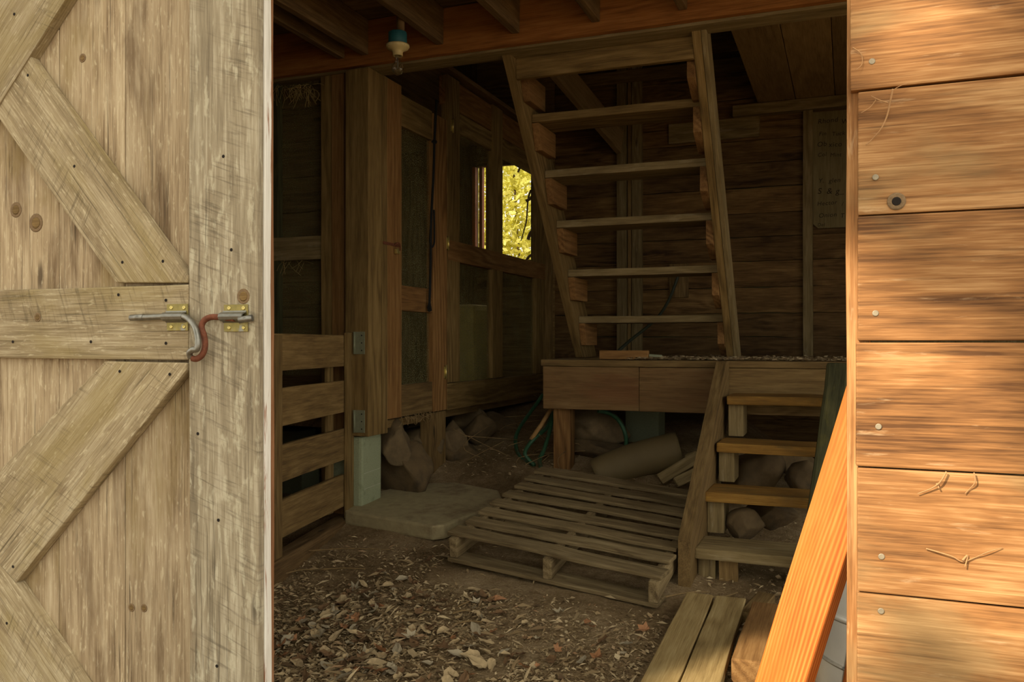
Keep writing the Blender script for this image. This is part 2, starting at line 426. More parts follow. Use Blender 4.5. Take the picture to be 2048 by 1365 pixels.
    def lathe(s, c, prof, n=24, axis=(0, 0, 1), mi=0):
        """prof: list of (r, h) along axis"""
        ax = V(axis).normalized(); u = ax.orthogonal().normalized(); w = ax.cross(u); c = V(c)
        vs_, fs = [], []
        for r, h in prof:
            for k in range(n):
                a = 2 * PI * k / n; vs_.append(c + ax * h + (u * math.cos(a) + w * math.sin(a)) * max(r, 1e-4))
        for i in range(len(prof) - 1):
            for k in range(n):
                j = (k + 1) % n
                fs.append((i * n + k, i * n + j, (i + 1) * n + j, (i + 1) * n + k))
        fs.append(tuple(range(n))[::-1]); fs.append(tuple((len(prof) - 1) * n + k for k in range(n)))
        s.add(vs_, fs, [p - c for p in vs_], random.random(), mi, True)
        for i in (-1, -2): s.sm[i] = False
        return s
    def disc(s, c, nrm, r, h=.003, n=12, mi=0):
        return s.lathe(c, [(r, 0), (r, h * .6), (r * .8, h)], n, nrm, mi)
    def stone(s, c, size, rotz=0, seed=0, flat=.25, tilt=0, mi=0):
        bm = bmesh.new(); bmesh.ops.create_icosphere(bm, subdivisions=4, radius=1)
        sd = V((seed * 7.3, seed * 3.1, seed * 1.7))
        rnd = random.Random(seed)
        cuts = [(V((rnd.uniform(-1, 1), rnd.uniform(-1, 1), rnd.uniform(-1, 1))).normalized(), rnd.uniform(.5, .8)) for _ in range(13)]
        for v in bm.verts:
            p = v.co.copy()
            for n_, d in cuts:
                k = p.dot(n_) - d
                if k > 0: p -= n_ * k * .85
            p *= 1 + .16 * mnoise.noise(v.co * 1.3 + sd) + .05 * mnoise.noise(v.co * 4 + sd) + .018 * mnoise.noise(v.co * 11 + sd)
            v.co = V((p.x * size[0], p.y * size[1], p.z * size[2]))
        M4 = Matrix.Translation(V(c)) @ Matrix.Rotation(rotz, 4, 'Z') @ Matrix.Rotation(tilt, 4, 'Y')
        s._bm(bm, M4, V((0, 0, 0)), rnd.random(), mi, True)
        return s
    def quad(s, a, b, c, d, mi=0):
        a, b, c, d = V(a), V(b), V(c), V(d)
        w, h = (b - a).length, (d - a).length
        o = V((random.uniform(0, 5), random.uniform(0, 5), 0))
        s.add([a, b, c, d], [(0, 1, 2, 3)], [o, o + V((w, 0, 0)), o + V((w, h, 0)), o + V((0, h, 0))], random.random(), mi)
        return s
    def build(s, name, mat, parent=None, loc=None):
        base = V(loc) if loc is not None else (world_loc(parent) if parent else V((0, 0, 0)))
        if loc is None and parent is None and s.v:
            lo = V([min(p[i] for p in s.v) for i in range(3)]); hi = V([max(p[i] for p in s.v) for i in range(3)])
            base = V(((lo.x + hi.x) / 2, (lo.y + hi.y) / 2, lo.z))
        me = bpy.data.meshes.new(name)
        me.from_pydata([p - base for p in s.v], [], s.f)
        mats = mat if isinstance(mat, (list, tuple)) else [mat]
        for m in mats: me.materials.append(MT[m] if isinstance(m, str) else m)
        me.polygons.foreach_set('material_index', s.mi)
        me.polygons.foreach_set('use_smooth', s.sm)
        at = me.attributes.new('gc', 'FLOAT_VECTOR', 'POINT'); at.data.foreach_set('vector', [c for p in s.g for c in p])
        at = me.attributes.new('tint', 'FLOAT', 'POINT'); at.data.foreach_set('value', s.t)
        me.update()
        o = bpy.data.objects.new(name, me); COL.objects.link(o)
        if parent is not None:
            o.parent = parent
            o.location = base - world_loc(parent)
        else: o.location = base
        return o

def world_loc(o):
    p = V(o.location); q = o.parent
    while q is not None: p += V(q.location); q = q.parent
    return p

def tag(o, label=None, cat=None, group=None, kind=None):
    if label: o['label'] = label
    if cat: o['category'] = cat
    if group: o['group'] = group
    if kind: o['kind'] = kind
    return o
def empty(name, loc, label=None, cat=None, group=None, kind=None):
    o = bpy.data.objects.new(name, None); o.empty_display_size = .1
    COL.objects.link(o); o.location = loc
    return tag(o, label, cat, group, kind)

# ================================================================== THE SETTING
YF = 1.72          # outer face of the front wall
YB = 3.95          # front face of the beam and the post
XP = -2.37         # face of the screened partition
YW = 6.85          # inner face of the back wall
YL = 4.85          # front of the landing
ZL = .985          # top of the landing
ZBEAM = 2.56       # underside of the beam
ZDECK = 2.81       # underside of the loft boards

# floor -------------------------------------------------------------
def axis(lo, hi, fine_lo, fine_hi, fine, coarse):
    out = []; x = lo
    while x < hi:
        out.append(x); x += fine if fine_lo <= x < fine_hi else coarse
    out.append(hi); return out
xs = axis(-14, 12, -2.9, .6, .035, .45); ys = axis(-16, 22, 1.5, 6.6, .035, .45)
mb = MB(); vv = []
for y in ys:
    for x in xs:
        z = ground(x, y)
        z += .018 * mnoise.noise(V((x * 2.1, y * 2.1, 0))) + .008 * mnoise.noise(V((x * 8, y * 8, 3))) + .004 * mnoise.noise(V((x * 22, y * 22, 7)))
        vv.append(V((x, y, z)))
nx = len(xs)
ff = [(j * nx + i, j * nx + i + 1, (j + 1) * nx + i + 1, (j + 1) * nx + i) for j in range(len(ys) - 1) for i in range(nx - 1)]
mb.add(vv, ff, vv, .5, 0, True)
tag(mb.build('floor', 'dirt', loc=(0, 0, 0)), 'brown dirt floor rising towards the back of the barn', 'floor', kind='structure')

# front wall: warm siding right of the doorway, plus the hidden rest, opened wider for added light --
def seam_z(py): return at_y(1715, py, YF).z
zs = [seam_z(y) for y in (1436, 1185.5, 935, 683.5, 432, 182)] + [seam_z(182) + .2345 * k for k in (1, 2, 3, 4)]
zs = [zs[0] - .2345 * 2, zs[0] - .2345] + zs
root = empty('wall_front', (1.2, YF, 0), 'wall of wide warm brown siding boards right of the doorway', 'wall', kind='structure')
sid = MB()
for i in range(len(zs) - 1):
    a, b = zs[i] + .0018, zs[i + 1] - .0018
    xl = .018 + random.uniform(-.003, .003)
    if i == 7: xl = .006
    if b < 2.62: sid.box((xl, YF, a), (.62, YF + .022, b), grain=0, bev=.003, jit=.0012)
sid.box((-5.2, YF + .002, -.1), (-2.42, YF + .022, 2.70), grain=2)
for z_ in (2.80, 3.03, 3.26, 3.49, 3.72, 3.95, 4.18): sid.box((-5.2, YF, z_), (1.9, YF + .022, z_ + .227), grain=0)
sid.build('siding', 'siding', root)
j = MB(); j.box((.0, YF + .023, -.1), (.04, YF + .115, 2.62), grain=2, bev=.003)
j.build('jamb', 'siding', root); j = MB(); j.box((.041, YF + .0225, -.1), (.56, YF + .03, 2.62), grain=2, jit=0)
j.box((-5.2, YF + .024, 2.66), (1.9, YF + .11, 2.80), grain=0)  # unseen doorway head set high so more daylight gets in
j.box((.57, YF + .023, -.1), (.61, YF + .112, 2.62), grain=2); j.box((1.6, YF + .023, -.1), (1.68, YF + .112, 2.66), grain=2)  # posts of an unseen open bay added beside the siding to brighten inside
j.build('jamb_stud', 'old_grey', root)
for (px, py) in ((1744, 123), (1751, 355), (1751, 627), (1757, 854), (1763, 1114), (1762, 1223)):
    p = at_y(px, py, YF - .0005)
    MB().disc(p, (0, -1, 0), .0058, .0015, 12).build('nail_head', 'nail', root)
for (px, py, r) in ((1793, 403, .016),):
    p = at_y(px, py, YF - .0003); k = MB(); k.disc(p, (0, -1, 0), r, .001, 20); k.build('knot', 'door_knot', root)
    MB().disc(p + V((0, -.001, 0)), (0, -1, 0), r * .5, .001, 16).build('knot', 'hole', root)

# back wall ----------------------------------------------------------
root = empty('wall_back', (-1, YW, 0), 'back wall of dark live edge planks behind the stairs', 'wall', kind='structure')
bk = MB(); z = -.1
bounds = [z]
# seam heights seen right of the loft stairs
seams = sorted(at_y(1560, y, YW).z for y in (720, 674, 626, 574, 521, 472, 424, 372, 322, 276, 240))
bounds = [-.1, .25, .55] + [s_ for s_ in seams if s_ > .6]
while bounds[-1] < 4.4: bounds.append(bounds[-1] + .19)
for a, b in zip(bounds, bounds[1:]):
    bk.box((-2.30, YW, a + .002), (1.7, YW + .025, b - .002), grain=0, bev=.004, wave=.012 if b < 1.9 else .004, jit=.002, seg=40)
bk.build('plank', 'back_plank', root)
bkb = MB(); bkb.box((-2.3, YW + .028, -.1), (1.7, YW + .05, 4.4), grain=0, jit=0); bkb.build('sheathing', 'moss_board', root)
def stud(px0, px1, zt, zb, y0, d=.05, mat='old_grey', nm='stud'):
    a = at_y(px0, 500, y0); b = at_y(px1, 500, y0)
    s_ = MB(); s_.box((a.x, y0, zb), (b.x, y0 + d, zt), grain=2); return s_.build(nm, mat, root)
stud(1233, 1253, 3.8, .9, YW - .052); stud(1255, 1262, 3.8, .9, YW - .048, .046, 'old'); stud(1263, 1283, 3.8, .9, YW - .05)
stud(1606, 1626, 2.85, .98, YW - .052); stud(1078, 1102, 2.8, .6, YW - .06, .055, 'old')
a = at_y(1465, 215, YW - .09); zt0, zb0 = at_y(1580, 200, YW - .09).z, at_y(1580, 222, YW - .09).z
s_ = MB(); s_.box((a.x, YW - .09, zb0), (1.6, YW, zt0), grain=0); s_.build('top_plate', 'old_grey', root)
a, b = at_y(1337, 255, YW - .03), at_y(1519, 255, YW - .03)
s_ = MB(); s_.box((a.x, YW - .03, at_y(1430, 282, YW).z), (b.x, YW, at_y(1430, 242, YW).z), grain=0); s_.build('patch_board', 'old_grey', root)
a, b = at_y(1338, 575, YW - .03), at_y(1376, 575, YW - .03)
s_ = MB(); s_.box((a.x, YW - .03, at_y(1357, 596, YW).z), (b.x, YW, at_y(1357, 528, YW).z), grain=2); s_.build('patch_board', 'old', root)
a, b = at_y(1230, 130, YW), at_y(1400, 130, YW)
s_ = MB(); s_.box((-2.2, YW - .06, 3.20), (.9, YW, 3.3), grain=0); s_.build('top_plate', 'old', root)

# left pen outer walls and window opening -----------------------------
root = empty('wall_left', (-5.2, 4, 0), 'dark board wall at the far side of the pens', 'wall', kind='structure')
w = MB(); z = -.1
while z < 4.3:
    b = min(z + .24, 4.4); w.box((-5.24, YF, z + .002), (-5.2, 9.5 - 2.6, b - .002), grain=1, jit=0); z = b
w.build('plank', 'old', root)
WX0, WX1, WZ0, WZ1 = -3.02, -2.42, 1.79, 2.62
w = MB()
w.box((-5.2, YW, -.1), (WX0 - .0, YW + .04, 4.4), grain=2); w.box((WX0, YW, -.1), (-2.3, YW + .04, WZ0), grain=0); w.box((WX0, YW, WZ1), (-2.3, YW + .04, 4.4), grain=0)
w.box((WX1, YW, WZ0), (-2.3, YW + .04, WZ1), grain=2)
w.build('rear_board', 'old', root)
# floor of the raised pen
w = MB(); w.box((-5.2, 4.16, .60), (XP - .06, YW, .645), grain=1, jit=0); w.build('pen_floor', 'old', root)
# dividing wall between the two pens
w = MB()
for k in range(10): w.box((-5.2, 4.19, .62 + k * .205), (XP - .25, 4.21, .62 + k * .205 + .2), grain=0, jit=0)
dv = w.build('divider', 'joist', root)
rw = empty('window_1', (-2.7, YW, WZ0), 'screened window at the back of the pen full of yellow foliage', 'window', kind='structure')
w = MB()
for x in (WX0 - .03, WX0 + .035, WX0 + .10): w.box((x, YW - .035, WZ0), (x + .03, YW + .02, WZ1), grain=2)
w.build('window_frame', 'fresh', rw)
w = MB(); w.box((WX0 - .08, YW - .05, WZ0 - .05), (WX1 + .05, YW + .02, WZ0), grain=0); w.build('window_sill', 'old', rw)

# right wall, roof, ceiling ------------------------------------------
root = empty('wall_right', (1.7, 4, 0), kind='structure')
w = MB()
for k in range(19):
    z_ = -.1 + k * .24
    for (ya_, yb_) in (((5.0, 6.9),) if .0 < z_ + .2 < 2.5 else ((YF + .02, 6.9),)): w.box((1.7, ya_, z_), (1.74, yb_, z_ + .237), grain=1, jit=0)  # front part of this unseen wall left open to brighten the interior
for y_ in (YF + .03, 3.4, 4.92): w.box((1.62, y_, -.1), (1.70, y_ + .09, 2.8), grain=2)
w.build('plank', 'old', root)
rf = MB(); rf.box((-5.4, YF - .3, 4.4), (1.9, 7.3, 4.46), grain=0, jit=0)
tag(rf.build('roof', 'joist'), kind='structure')
root = empty('ceiling', (-1, 4, ZDECK), 'loft floor boards seen from below', 'ceiling', kind='structure')
w = MB(); y = YF + .1
while y < YB + .1: w.box((-5.2, y, ZDECK), (1.7, y + .18, ZDECK + .03), grain=0, jit=.001); y += .1825
w.build('board', 'joist', root)
w = MB(); x = -.638; 
while x < 1.65: w.box((x + .002, YB + .05, 2.925), (x + .275, YW, 2.955), grain=1, jit=.001); x += .277
w.build('wide_board', 'deckboard', root)
w = MB(); w.box((-5.2, YB + .19, ZDECK), (XP + .04, YW, ZDECK + .03), grain=1, jit=0); w.build('pen_board', 'joist', root)

# header beam and joists ----------------------------------------------
hb = empty('header_beam', (-1.5, YB, ZBEAM), 'long orange brown beam carrying the joist ends above the stairs', 'beam')
b = MB(); b.box((-5.1, YB, ZBEAM + .012), (1.68, YB + .04, ZDECK - .003), grain=0, bev=.004, seg=30); b.build('face_board', 'beam', hb)
b = MB(); b.box((-5.1, YB + .041, ZBEAM), (1.68, YB + .175, ZDECK - .003), grain=0, bev=.004, seg=30); b.build('rear_board', 'old_grey', hb)
jl = ['floor joist farthest left, tight beside the corner post', 'floor joist meeting the beam directly above the corner post', 'floor joist just right of the bare bulb',
      'floor joist ending on the beam over the partition door, right of the bulb joist', 'floor joist meeting the beam above the top of the left stair stringer',
      'floor joist highest in the frame, above the loft stair treads', 'floor joist over the right stair stringer', 'floor joist over the doorway right side']
for i, x in enumerate((-2.517, -2.37, -1.928, -1.508, -1.096, -.685, -.27, .14)):
    b = MB(); b.box((x - .04, YF + .12, 2.62), (x, YB - .002, ZDECK - .003), grain=1, jit=.002)
    o = b.build('ceiling_joist', 'joist'); tag(o, jl[i], 'joist', 'ceiling joists of the front bay')

# ================================================================== BIG DOOR (left)
YD = 1.70
def D(px, py, y=YD): return at_y(px, py, y)
xr = D(515, 600).x
dr = empty('door_1', (-1.9, YD, 0), 'weathered grey plank barn door with diagonal braces and bolt latches', 'barn door', kind='structure')
YP = YD + .026
seam = [D(118, 600, YP).x, D(250, 600, YP).x]
xb = [seam[0] - .58, seam[0] - .23, seam[0], seam[1], D(382, 600, YP).x, xr - .012]
for a, b_ in zip(xb, xb[1:]):
    m = MB(); m.box((a + .0012, YP, -.02), (b_ - .0012, YP + .022, 2.655), grain=2, bev=.003, jit=.0008); m.build('plank', 'door_plank', dr)
xs0 = D(378, 600).x
m = MB(); m.box((xs0, YD, -.02), (xr, YD + .025, 2.655), grain=2, bev=.005, jit=.0012, seg=30); st = m.build('stile', 'door_stile', dr)
m = MB(); m.box((xr - .010, YP + .001, -.02), (xr + .001, YD + .052, 2.655), grain=2, bev=.002, jit=.0015, seg=40); m.build('painted_edge', 'white_edge', dr)
m = MB(); m.box((xr - .03, YD + .0525, -.02), (xr + .0005, YD + .064, 2.655), grain=2, bev=.002, jit=.0015, seg=40); m.build('backing_strip', 'brown_edge', dr)
zr1, zr0 = D(376, 569).z, D(376, 720).z
m = MB(); m.box((-2.44, YD - .001, zr0), (xs0 - .001, YD + .0245, zr1), grain=0, bev=.004, jit=.0012, seg=16); m.build('rail', 'door_frame', dr)
def brace(pts, gdir_px, lift=0, nm='brace'):
    P = [D(*p) for p in pts]; g = D(*gdir_px[1]) - D(*gdir_px[0])
    m = MB(); m.prism([p + V((0, -.002 - lift, 0)) for p in P], (0, -1, 0), .0275 + lift, g, bev=.004); return m.build(nm, 'door_frame', dr)
brace([(57, 106), (376, 545), (376, 564), (234, 565), (-140, 42), (-70, -60)][0:0] or [(57, 106), (377, 552), (376, 566), (232, 566), (-8, 228)], ((57, 106), (377, 552)))
brace([(-8, 226), (132, 4), (220, -135), (110, -180), (-160, 250), (-160, 460)], ((-8, 226), (132, 4)), .004)
brace([(212, 723), (376, 726), (374, 742), (34, 1166), (-4, 1116), (-120, 1290), (-240, 1190)], ((376, 735), (34, 1166)), .003)
brace([(-4, 1120), (36, 1170), (330, 1610), (180, 1640), (-130, 1290)], ((-4, 1120), (165, 1365)))
# nail holes
for (px, py, dy) in ((57, 151, 0), (150, 333, 0), (246, 525, 0), (327, 523, 0), (238, 590, 0), (333, 601, 0), (27, 684, 0), (183, 684, 0), (333, 687, 0), (33, 30, -.005),
                     (447, 313, .0015), (463, 500, .0015), (243, 743, -.004), (343, 749, -.004), (30, 1133, -.004), (437, 1041, .0015), (434, 1333, .0015), (15, 1247, 0), (396, 868, .0015)):
    MB().disc(D(px, py) + V((0, -.0022 + dy, 0)), (0, -1, 0), .0042, .0006, 10).build('nail_hole', 'hole', dr)
for (px, py, r, y) in ((32, 420, .022, YP), (72, 446, .026, YP), (165, 116, .012, YP), (263, 1216, .011, YP), (288, 1217, .011, YP), (75, 635, .013, YD - .001), (487, 593, .02, YD)):
    p = D(px, py, y - .0004)
    k = MB(); k.lathe(p, [(r, 0), (r * .9, .0006)], 18, (0, -1, 0)); o = k.build('knot', 'door_knot', dr)
    MB().lathe(p + V((0, -.0007, 0)), [(r * .62, 0), (r * .5, .0005)], 16, (0, -1, 0)).build('knot', 'old', dr)

# the two cane bolts
def bolt(cx0, cx1, cy0, cy1, rod, rmat, tip=None):
    p0 = D(cx0, cy1); p1 = D(cx1, cy0)
    br = bpy.data.objects.new('barrel_bolt', None); COL.objects.link(br); br.parent = dr; br.location = p0 - V(dr.location)
    m = MB(); m.box((p0.x, YD - .0045, p0.z), (p1.x, YD - .002, p1.z), bev=.0008, jit=0); m.build('plate', 'zinc_plate', br)
    zc = D((cx0 + cx1) / 2, 634).z; hz = .011
    m = MB()
    prof = [(-1.35, .004), (-1.05, .006), (-.95, .014), (-.6, .021), (0, .0235), (.6, .021), (.95, .014), (1.05, .006), (1.35, .004)]
    vs_, fs = [], []
    xa, xb_ = p0.x - .002, p1.x - .004
    for X in (xa, xb_):
        for (k, d) in prof: vs_.append(V((X, YD - d - .001, zc + k * hz)))
        for (k, d) in prof: vs_.append(V((X, YD - max(d - .004, .0015) - .001, zc + k * hz * (.82 if abs(k) < 1.1 else 1))))
    n = len(prof)
    for i in range(n - 1):
        fs.append((i, i + 1, 2 * n + i + 1, 2 * n + i)); fs.append((n + i, 3 * n + i, 3 * n + i + 1, n + i + 1))
        fs.append((i, n + i, n + i + 1, i + 1)); fs.append((2 * n + i, 2 * n + i + 1, 3 * n + i + 1, 3 * n + i))
    m.add(vs_, fs, vs_, .5, 0, False); m.build('sleeve', 'steel', br)
    w = cx1 - cx0
    for fx in (.22, .82):
        for yy in (cy0 + 8, cy1 - 8):
            c = D(cx0 + w * fx, yy) + V((0, -.0045, 0))
            m = MB(); m.lathe(c, [(.0052, 0), (.0048, .0012), (.0022, .0016), (.0016, .0006)], 14, (0, -1, 0)); m.build('screw', 'brass', br)
    m = MB(); m.tube([D(x, y, YD - d) for (x, y, d) in rod], .0076, 12); m.build('rod', rmat, br)
    if tip:
        m = MB(); m.tube([D(x, y, YD - d) for (x, y, d) in tip], .0082, 14, spline=False); m.build('knob', 'steel', br)
    return br
bolt(336, 378, 608, 662, [(264, 636, .014), (300, 635, .014), (340, 633, .014), (366, 633, .016), (380, 641, .026), (391, 657, .04), (396, 680, .048), (394, 698, .05), (386, 700, .05), (379, 706, .046), (381, 716, .04)], 'steel',
     [(262, 636, .014), (288, 635, .014)])
bolt(450, 498, 609, 664, [(470, 638, .014), (440, 635, .014), (421, 635, .016), (408, 642, .02), (403, 655, .024), (408, 672, .028), (410, 692, .03), (405, 709, .033), (394, 718, .036), (384, 717, .039)], 'rust',
     [(478, 641, .024), (505, 636, .014)])

# ================================================================== POST, BLOCK, SLAB
xr_, xl_ = at_y(737, 500, YB).x, at_y(690, 500, YB).x
pr = empty('support_post', (-2.44, YB + .08, .585), 'thick square corner post standing on the pale concrete block', 'post')
m = MB(); m.box((xl_, YB, .585), (xr_, YB + .14, ZBEAM - .003), grain=2, bev=.006); m.build('post_timber', 'partition', pr)
m = MB(); m.box((xr_ - .06, YB + .142, .585), (xr_ + .002, YB + .20, ZBEAM - .003), grain=2); m.build('door_stop', 'partition', pr)
m = MB(); 
xbk = at_y(723, 940, YB + .02).x
m.box((xbk - .20, YB + .02, .195), (xbk, YB + .235, .580), grain=2, bev=.018, jit=.002)
blk = m.build('concrete_block', 'block'); tag(blk, 'pale green concrete block under the corner post', 'concrete block')
for zz in (.385, .30):
    m = MB(); m.tube([(xbk + .0005, YB + .045, zz - .006), (xbk + .0012, YB + .12, zz - .002), (xbk + .0005, YB + .22, zz + .002)], .0016, 6); m.build('mortar_line', 'mortar', blk)

# stone slab: outline on a tilted plane
sl = [(-2.47, 3.87, .20), (-1.89, 3.74, .20), (-1.84, 3.78, .205), (-1.73, 4.28, .25), (-1.86, 4.52, .262), (-2.36, 4.70, .265), (-2.52, 4.3, .24)]
m = MB(); m.prism([V(p) for p in sl], (0, -.065, 1), .075, (1, 0, 0), bev=.012)
o = m.build('stone_slab', 'slab'); tag(o, 'flat grey brown slab lying between the concrete block and the pallet', 'slab')

# ================================================================== GATE
gd = V((.201, -.98, 0)).normalized(); gn = V((gd.y, -gd.x, 0)) * -1   # room-side normal (+x)
if gn.x < 0: gn = -gn
g0 = V((-2.50, YB - .03, 0))
gt = empty('stall_gate', g0 + V((0, 0, .15)), 'slatted wooden gate of four wide boards hinged on the corner post', 'gate')
def gp(l, z, off=0): return g0 + gd * l + gn * off + V((0, 0, z))
for (z0, z1) in ((.962, 1.127), (.716, .886), (.465, .632), (.218, .388)):
    m = MB(); m.board(gp(.02, (z0 + z1) / 2, .0), gp(1.14, (z0 + z1) / 2, .0), z1 - z0, .022, (0, 0, 1), jit=.002); m.build('slat', 'old', gt)
m = MB(); m.board(gp(-.005, .155, .024), gp(-.005, 1.14, .024), .095, .022, gd); m.build('end_board', 'partition', gt)
m = MB(); m.board(gp(.16, .2, -.024), gp(.16, 1.12, -.024), .07, .022, gd); m.build('batten', 'partition', gt)
m = MB(); m.board(gp(.87, .15, .024), gp(.87, 1.12, .024), .07, .022, gd); m.build('end_board', 'old', gt)
for zc in (1.085, .665):
    c = at_y(720, 690, YB - .002)
    h = bpy.data.objects.new('hinge', None); COL.objects.link(h); h.parent = gt; h.location = V((c.x, YB, zc)) - V(gt.location)
    m = MB(); m.box((c.x - .028, YB - .005, zc - .06), (c.x + .03, YB - .001, zc + .06), bev=.001, jit=0); m.build('leaf_plate', 'hinge_grey', h)
    m = MB(); m.tube([(c.x - .032, YB - .008, zc - .06), (c.x - .032, YB - .008, zc + .06)], .006, 10, spline=False); m.build('pin', 'hinge_grey', h)
    for q in (-.04, 0, .04):
        MB().disc((c.x + .012, YB - .005, zc + q), (0, -1, 0), .004, .0015, 8).build('screw', 'hole', h)
m = MB(); m.board(gp(-.05, .075, -.02), gp(1.25, .06, -.02), .15, .09, (0, 0, 1), jit=.004, bev=.01)
tag(m.build('threshold_timber', 'joist'), 'heavy timber lying on the dirt below the slatted gate', 'timber')

# framed screen left of the post (front of the left pen)
fr = empty('pen_screen_frame', (-2.9, YB + .1, .6), 'screened frame with a mid board left of the corner post', 'screen frame')
y0 = YB + .06
def X(px, y=y0): return at_y(px, 400, y).x
m = MB(); m.box((X(642), y0, .15), (X(664), y0 + .09, ZBEAM), grain=2); m.build('stud', 'partition', fr)
m = MB(); m.box((X(665), y0 - .01, .15), (X(690) - .002, y0 + .08, ZBEAM), grain=2); m.build('stud', 'red_old', fr)
m = MB(); m.box((-4.4, y0 + .01, at_y(600, 520, y0).z), (X(642) - .001, y0 + .05, at_y(600, 473, y0).z), grain=0); m.build('mid_board', 'old_grey', fr)
m = MB(); m.box((X(543), y0 + .012, .9), (X(553), y0 + .06, ZBEAM), grain=2); m.build('stud', 'moss_board', fr)
m = MB(); m.quad((-4.4, y0 + .055, .9), (X(642), y0 + .055, .9), (X(642), y0 + .055, 1.60), (-4.4, y0 + .055, 1.60)); m.build('screen_panel', 'screen', fr)
m = MB(); m.quad((-4.4, y0 + .055, 1.60), (X(642), y0 + .055, 1.60), (X(642), y0 + .055, ZBEAM), (-4.4, y0 + .055, ZBEAM)); m.build('screen_panel', 'screen', fr)
# pen contents seen through it
m = MB(); m.board(at_y(530, 225, 5.3), at_y(700, 310, 5.3), .09, .05, (0, 0, 1))
tag(m.build('rafter_brace', 'old_grey'), 'slanting timber seen through the upper left screen', 'timber')
m = MB(); m.box((-4.6, 5.0, .05), (-3.9, 5.4, .48), bev=.01); m.box((-4.4, 5.0, .49), (-4.0, 5.4, .7), bev=.01)
# ================================================================== SCREENED PARTITION and DOOR
def YX(px): return at_x(px, 600, XP).y
pt = empty('screen_partition', (XP, 5.8, .65), 'long wooden partition with dusty wire screens beside the stairs', 'screen partition')
ya, yb = YX(895), YW - .0
def pbox(nm, y0_, y1_, z0_, z1_, mat='partition', x0=-.045, x1=0, gr=None, parent=pt):
    m = MB(); m.box((XP + x0, y0_, z0_), (XP + x1, y1_, z1_), grain=gr, jit=.0012); return m.build(nm, mat, parent)
pbox('sill', ya, yb, .655, .825, 'partition')
pbox('mid_rail', ya, yb, 1.612, 1.745, 'red_old', x1=.004)
pbox('top_rail', ya, yb, 2.465, 2.60, 'partition', x1=-.006)
pbox('top_rail', ya, yb, 2.61, 2.795, 'red_old', x0=-.06, x1=-.012)
pbox('stud', ya, YX(919), .83, ZDECK - .01, 'partition', x1=.003, gr=2)
pbox('stud', YX(985), YX(1005), .83, ZDECK - .01, 'partition', x1=.002, gr=2)
pbox('stud', YX(1072), yb, .83, 2.46, 'partition', x1=.002, gr=2)
for (z0_, z1_) in ((.80, 1.63), (1.72, 2.48)):
    for (q0, q1) in ((YX(917), YX(987)), (YX(1003), YX(1074))):
        m = MB(); m.quad((XP - .03, q0, z0_), (XP - .03, q1, z0_), (XP - .03, q1, z1_), (XP - .03, q0, z1_)); m.build('screen_panel', 'screen', pt)
# leg under the partition
m = MB(); m.box((XP - .075, YX(862), ground(-2.37, 4.8) - .05), (XP - .005, YX(893), .654), grain=2)
tag(m.build('partition_leg', 'old'), 'short dark wooden leg under the screened partition among the stones', 'post')
# screen door
sd = empty('door_2', (XP, 4.5, .68), 'narrow screen door hung beside the corner post', 'screen door', kind='structure')
d0, d1 = YX(774), YX(893)
pbox('stile', d0, YX(803), .66, 2.555, 'red_old', x1=.002, gr=2, parent=sd)
pbox('stile', YX(866), d1, .66, 2.50, 'red_old', x1=.004, gr=2, parent=sd)
pbox('rail', YX(803), YX(866), .662, .845, 'old', x1=-.004, gr=1, parent=sd)
pbox('rail', YX(803), YX(866), 1.27, 1.415, 'red_old', x1=-.004, gr=1, parent=sd)
pbox('rail', YX(803), YX(866), 2.33, 2.51, 'partition', x1=-.004, gr=1, parent=sd)
for (z0_, z1_) in ((.83, 1.29), (1.40, 2.35)):
    m = MB(); m.quad((XP - .03, YX(801), z0_), (XP - .03, YX(868), z0_), (XP - .03, YX(868), z1_), (XP - .03, YX(801), z1_)); m.build('screen_panel', 'screen', sd)
for (px, py) in ((896, 487), (891, 745), (905, 252)):
    c = at_x(px, py, XP + .006)
    h = bpy.data.objects.new('hinge', None); COL.objects.link(h); h.parent = sd; h.location = c - V(sd.location)
    m = MB(); m.tube([c + V((.004, 0, -.045)), c + V((.004, 0, .045))], .0055, 10, spline=False); m.build('pin', 'brass', h)
    m = MB(); m.box((c.x - .003, c.y - .02, c.z - .035), (c.x + .001, c.y - .002, c.z + .035), bev=.0005, jit=0); m.build('leaf_plate', 'brass', h)
# hasp with small padlock on the door stile
c = at_x(788, 490, XP + .004)
hp = bpy.data.objects.new('hasp', None); COL.objects.link(hp); hp.parent = sd; hp.location = c - V(sd.location)
m = MB(); m.box((c.x - .002, c.y - .12, c.z - .008), (c.x + .003, c.y + .06, c.z + .008), bev=.001, jit=0); m.build('strap', 'rust', hp)
m = MB(); m.tube([c + V((.006, .0, 0)), c + V((.02, .01, .012)), c + V((.028, .02, .0)), c + V((.02, .03, -.03)), c + V((.008, .03, -.03))], .004, 8); m.build('staple', 'rust', hp)
m = MB(); m.box((c.x + .002, c.y + .0, c.z - .05), (c.x + .02, c.y + .035, c.z - .022), bev=.002, jit=0)
tag(m.build('padlock', 'brass'), 'tiny brass padlock hanging on the screen door hasp', 'padlock')
